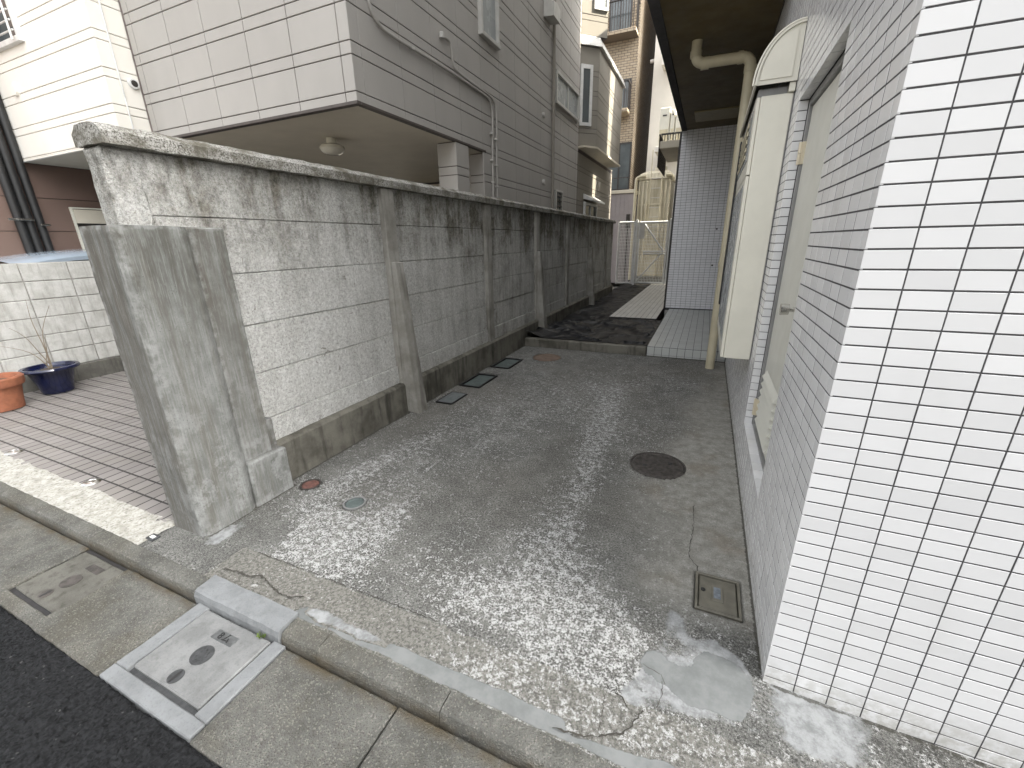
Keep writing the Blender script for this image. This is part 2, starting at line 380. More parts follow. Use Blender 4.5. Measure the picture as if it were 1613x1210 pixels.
M_RESIN = plain('taupe_resin_hatch', (.125, .117, .092), .5, var=.22, scale=10, bump=.15)
M_WHITEST = concrete('white_rough_strip', (.47, .46, .42), (.33, .32, .275), (.12, .11, .086), 5, .75, False, 1.)
n = NT('grey_pavement_tile')
v = n.rnd(); a = n.mix(v, (.20, .185, .175), (.25, .232, .218)); a = n.mix(n.ramp(n.noise(3, 5), .4, .75, 0, .5), a, (.20, .185, .16))
M_PAVE = n.out(a, .6, n.bump(n.noise(120, 3), .15, .003))
n = NT('grey_deck_tile'); v = n.rnd(); M_DECK = n.out(n.mix(v, (.40, .41, .39), (.46, .47, .45)), .4)
n = NT('pale_deck_tile'); v = n.rnd(); M_DECK2 = n.out(n.mix(v, (.47, .455, .415), (.54, .525, .485)), .5)
n = NT('black_plastic_sheet')
gx = n.math('FRACT', n.math('DIVIDE', n.sep(0), .30)); gy = n.math('FRACT', n.math('DIVIDE', n.sep(1), .30))
ln = n.math('MAXIMUM', n.math('LESS_THAN', gx, .022), n.math('LESS_THAN', gy, .022))
M_SHEET = n.out(n.mix(n.math('MULTIPLY', ln, .5), (.006, .0065, .008), (.08, .08, .08)), .4, n.bump(n.noise(60, 4), .3, .01), spec=.2)
M_TERRA = plain('terracotta', (.27, .10, .052), .75, var=.15, scale=14, bump=.2)
M_BLUE = plain('blue_glaze', (.004, .007, .035), .15, var=.25, scale=8, spec=.7)
M_SOIL = plain('dry_soil', (.06, .045, .03), .95, bump=.8, bscale=90)
M_TWIG = plain('dry_twig', (.21, .17, .12), .9)
M_CAR = plain('pale_blue_car_paint', (.42, .50, .58), .12, var=.03, metal=.35, spec=.7)
n = NT('tan_brick_tile'); bt = n.node('ShaderNodeTexBrick'); mp = n.node('ShaderNodeCombineXYZ')
n.set(mp.inputs[0], n.math('ADD', n.sep(0), n.sep(1))); n.set(mp.inputs[1], n.sep(2)); n.set(bt.inputs['Vector'], mp.outputs[0])
n.set(bt.inputs['Color1'], (.33, .26, .18)); n.set(bt.inputs['Color2'], (.40, .33, .24)); n.set(bt.inputs['Mortar'], (.13, .10, .075))
bt.inputs['Scale'].default_value = 1; bt.inputs['Brick Width'].default_value = .235; bt.inputs['Row Height'].default_value = .088; bt.inputs['Mortar Size'].default_value = .010
M_BRICK = n.out(bt.outputs['Color'], .7)
M_WHITEB = plain('white_wall_render', (.70, .67, .61), .8, var=.05, scale=1)
M_LILAC = plain('lilac_grey_board', (.30, .27, .27), .7, var=.08, scale=2)
n = NT('weathered_tank_resin'); s = n.noise(9, 5, .6, n.pos(1, 1, .12))
M_TANK = n.out(n.mix(n.ramp(s, .35, .68), (.62, .575, .45), (.40, .355, .25)), .6, n.bump(n.noise(30, 3), .2, .01))
M_LAMP = plain('milk_glass_lamp', (.62, .59, .50), .2, var=.03)
M_WALLB = plain('building_core_render', (.45, .44, .41), .85, var=.08, scale=.6)

# ================================================================== SETTING
g = MB().raw([(-90,-90,-.16),(90,-90,-.16),(90,120,-.16),(-90,120,-.16)], [(0,1,2,3)]).build('ground', plain('bare_ground', (.16, .15, .13), .95, scale=1), kind='structure')

# road: wide sheet plus a real granular surface where the camera sees it
mb = MB().raw([(-40,-5,-.078),(40,-5,-.078),(40,.43,-.078),(-40,.43,-.078)], [(0,1,2,3)])
xs = np.arange(-3.5, .3, .0065); ys = np.linspace(-.55, .44, 150)
GX, GY = np.meshgrid(xs, ys)
edge = .012*fbm(GX*9, GX*0, 3, 4); GYY = GY + edge*(GY > .4)
hz = .0065*vnoise(GX*115, GY*115, 5) + .0045*vnoise(GX*60, GY*60, 6) + .003*fbm(GX*4, GY*4, 8)
hz = np.where(GY > .43, hz-.012, hz)
vs = np.stack([GX + .002*vnoise(GX*200, GY*200, 9), GYY, -.056+hz], 2).reshape(-1, 3); nx = len(xs); ny = len(ys)
ii = np.arange(nx*ny).reshape(ny, nx); q = np.stack([ii[:-1,:-1], ii[:-1,1:], ii[1:,1:], ii[1:,:-1]], 2).reshape(-1, 4)
mb.raw(vs.tolist(), q.tolist()); mb.build('road', M_ASPH, kind='structure')

# gutter slabs and kerb stones
gut = link('gutter', MB().box(-14, 8, .40, .83, -.15, -.095).mesh('gutter'), M_GUT, kind='structure')
k0 = -.863
for i in range(-14, 8):
    a, b = k0 + .6*i, k0 + .6*(i+1)
    if i in (-2, -4): continue            # lids stand there
    m = MB().bbox(a+.003, b-.003, .435, .822, -.14, -.05 + random.uniform(-.002, .002), .006)
    if -4 <= a <= 1: rough(m, .0022, 20, i+50, step=.06)
    m.build('gutter_slab', M_GUT, gut)
kerb = link('kerb', MB().box(-14, 8, .835, .91, -.15, -.06).mesh('kerb'), M_KERB, kind='structure')
def kerb_stone(a, b, seed, mat=M_KERB, dz=0., y1=.918, name='kerb_stone', parent=kerb, y0=.828):
    prof = [(y0, -.13), (y0+.006, -.035+dz), (y0+.016, -.010+dz), (y0+.028, -.004+dz), (y1, .003+dz), (y1, -.13)]
    m = MB().loft([[(x, y, z) for y, z in prof] for x in np.linspace(a, b, 2)])
    rough(m, .0035, 26, seed, step=.028)
    return m.build(name, mat, parent)
for i in range(-14, 8):
    a, b = -2.49 + .6*i, -2.49 + .6*(i+1)
    if i == 0: b = -2.095
    if i == 1: a = -1.50
    kerb_stone(a+.002, b-.002, i+10, M_GUT)

# driveway mesh with wear masks
INNER = [(-0.034,1.378),(0.004,1.394),(0.034,1.364),(0.079,1.350),(0.138,1.363),(0.124,1.410),(0.150,1.447),(0.204,1.462),(0.269,1.456),(0.312,1.433),(0.334,1.396),(0.336,1.338),(0.311,1.272),(0.287,1.204),(0.230,1.212),(0.178,1.215),(0.119,1.203),(0.068,1.230),(0.034,1.252),(-0.020,1.260),(-0.066,1.280),(-0.075,1.317)]
OUTER = [(0.002,1.619),(0.078,1.640),(0.104,1.548),(0.120,1.507),(0.204,1.533),(0.284,1.496),(0.342,1.423),(0.365,1.402),(0.458,1.41),(0.556,1.42),(0.529,1.237),(0.419,1.195),(0.378,1.201),(0.301,1.168),(0.230,1.186),(0.132,1.150),(0.073,1.150),(-0.023,1.129),(-0.066,1.124),(-0.130,1.153),(-0.074,1.260),(-0.054,1.369),(-0.010,1.424),(0.004,1.506)]
PPATCH = [(-2.46,1.10),(-2.46,1.271),(-2.409,1.397),(-2.342,1.387),(-2.301,1.318),(-2.326,1.193),(-2.320,1.089),(-2.411,1.051)]
MORTAR = [(-1.562,0.93),(-1.50,1.01),(-1.056,1.005),(-1.027,0.993),(-0.275,.998),(-0.254,0.95),(-0.10,.975),(.10,1.0),(.35,1.03),(.9,1.04),(.9,.93),(-0.274,0.93),(-0.644,0.925),(-0.858,0.93),(-1.142,0.932),(-1.394,0.930)]
WBAND = [(-1.509,0.95),(-1.49,1.0),(-1.420,1.005),(-1.049,1.0),(-1.02,0.96),(-1.276,0.949)]
st = .0125; RXW = .368
xs = np.arange(-2.76, 2.4, st); ys = np.concatenate([np.arange(.917, 1.25, .008), np.arange(1.25, 2.6, st), np.arange(2.6, 6.3, .02)])
GX, GY = np.meshgrid(xs, ys)
jx = GX + .010*fbm(GX*22, GY*22, 41, 4); jy = GY + .010*fbm(GX*22+50, GY*22, 43, 4)
Wd = np.full(GX.shape, .12)
for x, y, sx, sy, a in [(-1.98,1.38,.22,.16,.55),(-1.84,1.44,.2,.16,.5),(-1.63,1.42,.17,.15,.75),(-1.55,1.24,.2,.12,.4),(-1.62,1.6,.13,.2,.7),(-1.55,1.85,.10,.22,.45),
        (-2.18,2.02,.10,.30,.5),(-2.1,2.3,.10,.35,.45),(-2.0,2.7,.10,.4,.3),(-2.08,1.6,.2,.2,.45),(-.86,1.30,.16,.11,.35),(-.77,1.41,.16,.12,.4),(-.55,1.42,.18,.14,.55),
        (-.43,1.31,.2,.12,.55),(-.30,1.30,.2,.14,.6),(-.22,1.45,.12,.18,.45),(-.55,1.10,.5,.05,.35),(-.56,1.58,.16,.2,.4),(-.40,1.65,.12,.2,.35),(-.66,3.1,.09,.6,.55),(-.58,2.46,.10,.45,.5),
        (-.57,2.0,.12,.25,.45),(-.70,1.83,.14,.2,.3),(-.18,1.27,.2,.12,.55),(-1.08,1.81,.14,.25,.28),(-.31,1.16,.22,.07,.5),(-.2,1.12,.2,.06,.45),(-1.9,1.2,.4,.1,.35),(-.75,4.0,.12,.8,.35),(-1.5,3.2,.3,.9,.22),(-1.1,4.4,.6,1.2,.2)]:
    Wd += a*np.exp(-((jx-x)/sx)**2-((jy-y)/sy)**2)
for x, y, sx, sy, a in [(-1.29,1.88,.16,.3,.4),(-1.0,1.75,.15,.25,.3),(-1.1,1.25,.12,.1,.35),(-1.33,1.36,.08,.15,.4),(-.40,2.35,.09,.35,.35),(-.23,1.97,.09,.2,.45),(-.17,1.74,.09,.16,.5),(-.94,2.76,.14,.5,.35),(-1.02,2.28,.14,.4,.3),(-.63,1.19,.12,.05,.35),(-1.51,2.1,.12,.3,.3),(-2.3,3.2,.14,1.,.3)]:
    Wd -= a*np.exp(-((jx-x)/sx)**2-((jy-y)/sy)**2)
Wd = .34 + .66*Wd + .22*fbm(GX*2.6, GY*1.4, 20, 4) + .16*fbm(GX*8, GY*6, 24, 3)
sm = 1/(1+np.exp(-(jx+.12-.05*np.clip(GY-3, 0, 3)*3+.14*fbm(GX*4, GY*3, 71, 4))/.07))*np.clip((GY-1.55)/.2, 0, 1)
Wd = Wd*(1-.75*sm)
apron = (jy < 1.148+.006*fbm(GX*6, GY*0, 60, 3)).astype(float)
Wd = np.where(apron > .5, .22+.42*np.clip((GX+.95)/.35, 0, 1)+.25*fbm(GX*6, GY*6, 66, 3), Wd)
lf = np.clip((-1.95-jx)/.15, 0, 1)*np.clip((1.5-jy)/.2, 0, 1); Wd = Wd*(1-.85*lf)
apron = np.where(GX < -2.16+.03*fbm(GX*8, GY*8, 61, 3), 0, apron)
Br = np.clip(.35+.95*fbm(GX*1.7, GY*1.3, 31, 4), 0, 1)*np.clip((GY-1.3)/.5, 0, 1)
Br = np.where(apron > .5, np.clip((-.9-GX)/.5, 0, 1)*.85*np.clip((GX+2.15)/.1, 0, 1), Br)
soil = np.maximum(np.exp(-np.clip(RXW-GX, 0, 9)/.014)*(GY > 1.45)*(GX < .40), np.exp(-np.clip(GX+2.53, 0, 9)/.03)*(GY > 1.7))  # soil mask: narrow darker lines along the feet of wall, plinth and kerb
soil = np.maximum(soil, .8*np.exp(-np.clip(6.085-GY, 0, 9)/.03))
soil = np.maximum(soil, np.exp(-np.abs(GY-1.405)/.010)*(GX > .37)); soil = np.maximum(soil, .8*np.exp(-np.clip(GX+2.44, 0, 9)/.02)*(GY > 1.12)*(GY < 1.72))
def blur(a, k=2):
    for _ in range(2):
        for ax in (0, 1): a = sum(np.roll(a, i, ax) for i in range(-k, k+1))/(2*k+1)
    return a
mo = inpoly(jx, jy, MORTAR); ou = inpoly(jx, jy, OUTER); pp = inpoly(jx, jy, PPATCH); wb = inpoly(jx, jy, WBAND)
pt = blur(inpoly(jx, jy, INNER).astype(float))
rim = np.where(ou, .55+.35*fbm(GX*7, GY*7, 81, 3), 0); rim = np.maximum(rim, (.62+.35*fbm(GX*10, GY*10, 82, 3))*blur(pp.astype(float), 3))
rim = np.maximum(rim, np.where(wb, .62+.3*fbm(GX*12, GY*12, 83, 2), 0))
fz = np.clip((jx-.33)/.12, 0, 1)*np.clip((jy-1.16-.05*np.clip(GX-.36, 0, 1)+.04*fbm(GX*6, GY*6, 87, 3))/.06, 0, 1)
rim = np.maximum(rim, fz*(.66+.25*fbm(GX*5, GY*5, 88, 3)-np.clip((GX-.60)*4, 0, .75))); rim = blur(rim, 1)
pt = np.maximum(pt, .9*blur((mo & ~wb).astype(float), 1))
zz = .0025*fbm(GX*5, GY*5, 90, 4) + .0012*fbm(GX*30, GY*30, 95, 2) + .004*pt*(GY > 1.1) - .003*apron
zz -= .03*np.clip((GX-.37)/.6, 0, 2.)
sl_ = np.clip((1.0-GY)/.08, 0, 1); zz -= .004*sl_
for (cx, cy, rr) in [(-.165,2.937,.19),(-2.355,1.757,.072),(-1.905,1.705,.075),(-1.945,5.53,.20)]: zz = np.where((GX-cx)**2+(GY-cy)**2 < rr**2, -.03, zz)
for (x0, x1, y0, y1) in [(.118,.322,1.667,1.918),(-2.46,-2.24,3.44,3.785),(-2.52,-2.22,4.0,4.53),(-2.52,-2.22,4.82,5.34)]: zz = np.where((GX > x0) & (GX < x1) & (GY > y0) & (GY < y1), -.05, zz)
ny, nx = GX.shape; ii = np.arange(nx*ny).reshape(ny, nx)
keep = ~((GX[:-1,:-1] > .40) & (GY[:-1,:-1] > 1.47)) & ~((GX[:-1,:-1] < -2.62) & (GY[:-1,:-1] > 1.2))
q = np.stack([ii[:-1,:-1], ii[:-1,1:], ii[1:,1:], ii[1:,:-1]], 2)[keep]
me = bpy.data.meshes.new('driveway'); me.from_pydata(np.stack([GX, GY, zz], 2).reshape(-1, 3).tolist(), [], q.tolist()); me.update()
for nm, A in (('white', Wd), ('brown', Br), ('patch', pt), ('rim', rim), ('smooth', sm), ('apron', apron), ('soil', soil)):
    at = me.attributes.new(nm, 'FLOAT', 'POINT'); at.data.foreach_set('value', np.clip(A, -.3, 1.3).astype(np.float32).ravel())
me.polygons.foreach_set('use_smooth', [True]*len(me.polygons))
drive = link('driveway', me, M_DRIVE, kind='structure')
def crack(pts, w0=.003, seed=0):
    P = [Vector((x, y, .0)) for x, y in pts]; Q = []
    for a, b in zip(P[:-1], P[1:]):
        m = max(2, int((b-a).length/.012))
        for k in range(m): Q.append(a.lerp(b, k/m) + Vector((random.uniform(-.004,.004), random.uniform(-.004,.004), 0)))
    Q.append(P[-1]); L = []; Rr = []
    for i, p in enumerate(Q):
        d = (Q[min(i+1, len(Q)-1)]-Q[max(i-1, 0)]).normalized(); nn_ = Vector((-d.y, d.x, 0)); wd = w0*random.uniform(.4, 1.5)
        L.append(tuple(p+nn_*wd+Vector((0,0,.0052)))); Rr.append(tuple(p-nn_*wd+Vector((0,0,.0052))))
    k = len(Q); MB().raw(L+Rr, [(i, k+i, k+i+1, i+1) for i in range(k-1)]).build('crack', M_BLACKC, drive)
M_BLACKC = plain('crack_dirt', (.05, .046, .038), .98)
crack([(0.094,2.5),(.10,2.3),(0.094,2.137),(0.085,2.010),(0.127,1.942),(0.130,1.909)], .0016)
crack([(-0.30,.945),(-.22,.955),(-0.157,0.977),(-0.125,0.999),(-0.080,1.019),(-0.056,1.057),(-0.038,1.103),(-0.028,1.123)], .0028)
crack([(-0.129,1.146),(-0.101,1.137),(-0.080,1.111)], .0035)
crack([(-2.100,0.988),(-2.023,1.002),(-1.927,1.002),(-1.877,1.034),(-1.783,1.007),(-1.681,0.987),(-1.615,0.994),(-1.563,1.021)], .0045)
crack([(-2.05,1.14),(-1.8,1.145),(-1.3,1.15),(-.9,1.15)], .0018)
crack([(.025,1.26),(.03,1.20),(.015,1.15)], .0012); crack([(-.05,1.3),(0.02,1.28),(.035,1.25)], .0012)
crack([(-.157,1.14),(-.16,1.05),(-.155,.99)], .0012)

# forecourt in front of the grey house
strip = MB(); xs2 = np.arange(-8.2, -2.72, .02); ys2 = np.linspace(.917, 1.125, 14)
AX, AY = np.meshgrid(xs2, ys2); hz = .009*fbm(AX*20, AY*20, 7, 4)+.003
ii = np.arange(AX.size).reshape(AX.shape); AY2 = AY + (AY > 1.07)*.022*fbm(AX*9, AY*0, 9, 4)
strip.raw(np.stack([AX, AY2, hz], 2).reshape(-1, 3).tolist(), np.stack([ii[:-1,:-1], ii[:-1,1:], ii[1:,1:], ii[1:,:-1]], 2).reshape(-1, 4).tolist())
strip.build('white_apron', M_WHITEST, kind='structure', smooth=True)
pave = link('forecourt_pavement', MB().box(-7.2, -2.74, 1.09, 9.0, -.12, -.0012).mesh('forecourt_pavement'), M_GROUT2, kind='structure')
tl = []
for j in range(36):
    for i in range(43):
        x = -2.78 - .105*(i+.5); y = 1.224 - .127 + .1265*(j+.5) + .0
        if x < -7.16: continue
        tl.append((y/(-x) < .45, math.hypot(x, y), x, y))
vis = sorted([t for t in tl if t[0]], key=lambda t: t[1])
near = set((t[2], t[3]) for t in vis[:300])
rest = []
for t in tl:
    a = (t[2], t[3], random.uniform(-.0008, .0008))
    if (t[2], t[3]) in near: piece('pavement_tile', pave, M_PAVE, a, EX, EY, EZ, .0945, .1135, .006, .001)
    else: rest.append((a, EX, EY, EZ, .0945, .1135, .006, .001))
pieces_joined('far_pavement_tiles', pave, M_PAVE, rest)

# ================================================================== LONG CONCRETE WALL
WX = -2.60
wall = thing('concrete_panel_wall', 'long weathered concrete panel wall with coping along the driveway', 'wall', (WX, 1.21, 0))
POSTS = [3.155, 5.04, 6.80, 8.52, 10.30, 12.10]
ZR = [.30, .472, .790, 1.108, 1.424, 1.738, 2.035]
BAY = [1.345] + POSTS + [13.1]
MB().box(-2.715, -2.648, 1.23, 13.05, .05, 2.03).build('backing', M_POST, wall)
for b in range(len(BAY)-1):
    y0 = BAY[b] + (.075 if b else .0); y1 = BAY[b+1] - (.075 if b < len(BAY)-2 else 0)
    for r in range(6):
        z0, z1 = ZR[r], ZR[r+1]
        dx = random.uniform(-.004, .004) + (.012 if r == 0 else 0)
        if b < 2:
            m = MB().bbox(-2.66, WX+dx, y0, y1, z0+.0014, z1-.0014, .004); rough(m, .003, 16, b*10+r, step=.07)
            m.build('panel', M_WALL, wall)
        else:
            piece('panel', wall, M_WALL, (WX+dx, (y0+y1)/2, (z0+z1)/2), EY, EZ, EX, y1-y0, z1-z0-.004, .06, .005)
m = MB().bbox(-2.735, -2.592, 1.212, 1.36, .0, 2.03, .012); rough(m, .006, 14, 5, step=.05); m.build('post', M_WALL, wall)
for k, y in enumerate(POSTS):
    m = MB().bbox(-2.70, -2.555, y-.075, y+.075, .27, 2.03, .008); rough(m, .003, 14, 70+k, step=.08 if k < 2 else .3); m.build('post', M_POST, wall)
    if k in (0, 2, 4):
        yy = y+.01; h = 1.43
        v0 = [(-2.57, yy-.055, h), (-2.57, yy+.055, h), (-2.515, yy+.05, h-.01), (-2.515, yy-.05, h-.01)]
        v1 = [(-2.57, yy-.075, .02), (-2.57, yy+.085, .02), (-2.405, yy+.08, .0), (-2.405, yy-.07, .0)]
        m = MB().loft([v1, v0]); rough(m, .003, 14, 90+k, step=.07); m.build('buttress', M_POST, wall)
CP = [1.20, 3.02, 4.86, 6.7, 8.5, 10.3, 12.1, 13.12]
for k in range(len(CP)-1):
    prof = [(-2.765, 2.033), (-2.53, 2.033), (-2.527, 2.088), (-2.575, 2.122), (-2.72, 2.122), (-2.765, 2.088)]
    m = MB().loft([[(x, y, z) for x, z in prof] for y in (CP[k]+.002, CP[k+1]-.002)])
    rough(m, .006 if k < 2 else .003, 22, 30+k, step=.035 if k < 2 else .08); m.build('coping', M_COPING, wall, smooth=True)
for k, (a, b) in enumerate([(1.70, 3.09), (3.24, 6.12), (6.12, 13.1)]):
    prof = [(-2.64, -.03), (-2.525, -.03), (-2.53, .285), (-2.55, .302), (-2.64, .312)]
    m = MB().loft([[(x, y, z) for x, z in prof] for y in (a, b)]); rough(m, .004, 14, 40+k, step=.06); m.build('plinth', M_PLINTH, wall, smooth=True)

# ------------------------------------------------------------------ gate pillar
pil = thing('gate_pillar', 'thick rendered concrete gate pillar at the street end of the wall', 'pillar', (-2.57, 1.3, 0))
sec = [(-2.735, 1.105), (-2.475, 1.105), (-2.448, 1.128), (-2.44, 1.16), (-2.44, 1.385), (-2.462, 1.42), (-2.478, 1.438), (-2.735, 1.438)]
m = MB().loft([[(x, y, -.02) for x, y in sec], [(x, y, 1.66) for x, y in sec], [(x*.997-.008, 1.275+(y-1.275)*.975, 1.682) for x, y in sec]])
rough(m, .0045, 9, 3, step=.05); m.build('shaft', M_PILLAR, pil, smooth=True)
m = MB().bbox(-2.735, -2.487, 1.4425, 1.632, .30, 1.683, .008); rough(m, .003, 10, 6, step=.06); m.build('side_shaft', M_PILLAR, pil)
m = MB().bbox(-2.70, -2.535, 1.62, 1.706, .30, .497, .006); rough(m, .003, 12, 8, step=.05); m.build('side_block', M_PILLAR, pil)
m = MB().bbox(-2.70, -2.443, 1.43, 1.70, -.02, .306, .010); rough(m, .004, 12, 9, step=.05); m.build('base_block', M_PILLAR, pil)

# ------------------------------------------------------------------ low whitewashed block wall on the left
lw = thing('low_block_wall', 'low whitewashed concrete block wall behind the flower pots', 'wall', (-7.25, 1.4, 0))
MB().box(-7.38, -7.216, .95, 8.0, .0, 1.452).build('mortar', M_LOWJ, lw)
m = MB().bbox(-7.20, -7.15, .95, 8.0, -.01, .204, .006); rough(m, .003, 10, 4, step=.1); m.build('base_band', M_BASEB, lw)
for r in range(6):
    for i in range(17):
        y = 1.20 + .4255*i
        piece('block', lw, M_LOWW, (-7.203+random.uniform(-.004, .002), y, .204+.208*(r+.5)), EY, EZ, EX, .4165+random.uniform(-.004,.0), .2005, .012, .005)

# ------------------------------------------------------------------ flower pots
bp = thing('blue_flower_pot', 'dark blue glazed pot with dry bare twigs beside the low block wall', 'flower pot', (-6.84, 2.10, 0))
prof = [(.10, 0), (.135, .01), (.155, .10), (.19, .24), (.205, .27), (.245, .278), (.255, .295), (.245, .312), (.215, .312), (.20, .28)]
MB().lathe(prof, (-6.84, 2.10, .002), 36).build('pot', M_BLUE, bp, smooth=True)
MB().lathe([(.02, .262), (.20, .264), (.19, .272), (.05, .285)], (-6.84, 2.10, .0), 24).build('soil', M_SOIL, bp)
for k, (dx, dy, h) in enumerate([(-.06, .02, .80), (.03, .15, .72), (-.02, -.17, .52), (-.05, -.26, .34), (.04, .05, .4)]):
    pts = [(-6.84+dx*t*t+.02*math.sin(3*t+k), 2.10+dy*t*t*1.1+.012*math.sin(7*t+k), .27+h*t*(1.15-.15*t)) for t in np.linspace(0, 1, 9)]
    MB().tube(pts, [.006*(1-.75*t) for t in np.linspace(0, 1, 9)], 5).build('twig', M_TWIG, bp)
tp = thing('terracotta_pot', 'orange terracotta pot with a rolled rim on the tiled forecourt', 'flower pot', (-6.62, 1.60, 0))
prof = [(.13, 0), (.155, .008), (.172, .15), (.19, .245), (.192, .25), (.215, .255), (.222, .275), (.226, .335), (.21, .35), (.185, .345), (.175, .30)]
MB().lathe(prof, (-6.62, 1.585, .002), 40).build('pot', M_TERRA, tp, smooth=True)
MB().lathe([(.01, .29), (.176, .30), (.05, .31)], (-6.62, 1.585, 0), 20).build('soil', M_SOIL, tp)

# ------------------------------------------------------------------ car behind the low wall
car = thing('parked_car', 'pale blue car parked behind the low block wall', 'car', (-8.45, 3.4, 0))
cx = -8.55
side = [(1.55, .30), (1.52, .62), (1.62, .80), (2.35, .93), (2.62, 1.00), (5.2, 1.02), (5.45, .90), (5.5, .35)]
MB().loft([[(cx+x*.96, y, z) for y, z in side] for x in (-.80, .80)]).build('body', M_CAR, car)
roof = []
for x, dz in [(-.66, -.05), (-.60, -.02), (-.52, .0), (-.3, .022), (0, .03), (.3, .022), (.52, .0), (.60, -.02), (.66, -.05)]:
    roof.append([(cx+x, y, z+dz+.035) for y, z in [(2.45, 1.41), (2.62, 1.455), (2.80, 1.485), (3.05, 1.515), (3.5, 1.54), (4.2, 1.53), (4.8, 1.47), (4.8, 1.43), (4.2, 1.48), (3.5, 1.49), (3.05, 1.47), (2.75, 1.43)]])
MB().loft(roof).build('roof', M_CAR, car, smooth=True)
gl = [(2.40, 1.0), (2.72, 1.43), (3.05, 1.485), (4.2, 1.50), (4.75, 1.44), (5.1, 1.0)]
MB().loft([[(cx+x*(1 if z < 1.1 else .86), y, z) for y, z in gl] for x in (-.74, .74)]).build('window', M_GLASS, car)
for y in (2.55, 3.62, 4.85):
    for s in (-1, 1):
        MB().tube([(cx+s*.745, y-(.1 if y < 3 else -.05), 1.0), (cx+s*.655, y+(.06 if y < 3 else 0), 1.43)], .03, 6).build('window_pillar', M_CAR, car)
for s in (-1, 1):
    for y in (2.1, 4.75):
        t = MB().tube([(cx+s*.64, y, .31), (cx+s*.82, y, .31)], .31, 24).build('wheel', M_BLACK, car, smooth=True)
        MB().tube([(cx+s*.80, y, .31), (cx+s*.832, y, .31)], .19, 20).build('rim', M_ALU, t, smooth=True)
    MB().bbox(cx+s*.45-.14, cx+s*.45+.14, 1.50, 1.545, .62, .76, .02).build('headlight', M_FROST, car)

# ================================================================== GREY HOUSE
GXW, GYF = -3.15, 3.588
gh = thing('grey_house', 'mauve grey siding house overhanging a carport behind the concrete wall', 'house', (-4.7, 7, 0))
ROWS = []                                          # (z0, z1)
for k in range(-3, 10):
    z = 3.222 + .392*k; ROWS += [(z, z+.104), (z+.104, z+.392)]
core = MB()
core.box(-6.36, GXW-.016, GYF+.016, 11.07, 2.86, 7.2)        # upper storeys
core.box(-6.36, GXW-.016, 8.6, 11.07, -.02, 2.855)
core.box(GXW-.20, GXW-.016, 6.235, 8.598, -.02, 2.855)
core.build('wall_core', M_GROOVE, gh)
MB().box(-6.30, -3.37, 8.50, 8.59, 0, 2.80).build('carport_back_wall', M_CARPORT, gh)
MB().bbox(-5.2, -4.3, 8.47, 8.499, .0, 2.05, .005).build('door', M_DARKMET, gh)
MB().bbox(-6.39, GXW+.004, GYF-.004, GYF+.06, 2.828, 2.857, .003).build('drip_trim', M_TRIM, gh)
MB().bbox(GXW-.05, GXW+.0042, GYF+.064, 6.20, 2.828, 2.857, .003).build('drip_trim', M_TRIM, gh)
MB().box(-6.35, GXW-.055, GYF+.065, 8.49, 2.835, 2.857).build('soffit', M_CARPORT, gh)
gap = .0045
def side_panel(y0, y1, z0, z1):
    piece('siding_panel', gh, M_SIDE_G, (GXW+random.uniform(-.0006, .0006), (y0+y1)/2, (z0+z1)/2), EY, EZ, EX, y1-y0-.0022, z1-z0-2*gap, .015, .003)
ycols = [GYF, 3.72] + [3.72+.598*i for i in range(1, 13)] + [11.09]
cnt = 0; rest = []
for (z0, z1) in ROWS:
    if z0 < 2.0 or z0 > 6.75: continue
    for a, b in zip(ycols[:-1], ycols[1:]):
        if z0 < 2.83 and b < 6.3: continue
        vis_ = (z0+z1)/2 > 1.575 + (2.12-1.575)*3.15/2.6*.98 and (z1-1.575) < 0.62*b + .5
        if vis_ and cnt < 255: side_panel(a, b, z0, z1); cnt += 1
        else: rest.append(((GXW, (a+b)/2, (z0+z1)/2), EY, EZ, EX, b-a-.0022, z1-z0-2*gap, .015, .003))
if rest: pieces_joined('upper_siding', gh, M_SIDE_G, rest)
xcols = [-GXW, 3.28] + [3.28+.6*i for i in range(1, 6)] + [6.385]
fr = []
for (z0, z1) in ROWS:
    if z0 < 2.82 or z0 > 6.9: continue
    for a, b in zip(xcols[:-1], xcols[1:]):
        o = (-(a+b)/2, GYF, (z0+z1)/2)
        if z0 < 4.3: piece('siding_panel', gh, M_SIDE_G, o, EX, EZ, NY, b-a-.009, z1-z0-2*gap, .015, .003)
        else: fr.append((o, EX, EZ, NY, b-a-.005, z1-z0-2*gap, .015, .003))
pieces_joined('upper_front_siding', gh, M_SIDE_G, fr)
# carport column, wall end
for nm, (x0, x1, y0, y1) in (('column', (-3.43, -3.165, 5.36, 5.67)), ('wall_end', (-3.43, -3.1665, 6.215, 6.60))):
    col = MB().box(x0, x1, y0, y1, -.02, 2.83).build(nm, M_GROOVE, gh)
    for z0, z1 in ROWS:
        z1 = min(z1, 2.826)
        if z0 < 1.5 or z0 > 2.8: continue
        for (o, U, N, a) in (((x0/2+x1/2, y0-.012, 0), EX, NY, x1-x0+.026), ((x1+.0125, y0/2+y1/2, 0), EY, EX, y1-y0+.02)):
            if nm == 'wall_end' and N == EX: continue
            piece('cladding', col, M_SIDE_G, (o[0], o[1], (z0+z1)/2), U, EZ, N, a, z1-z0-2*gap, .013, .003)
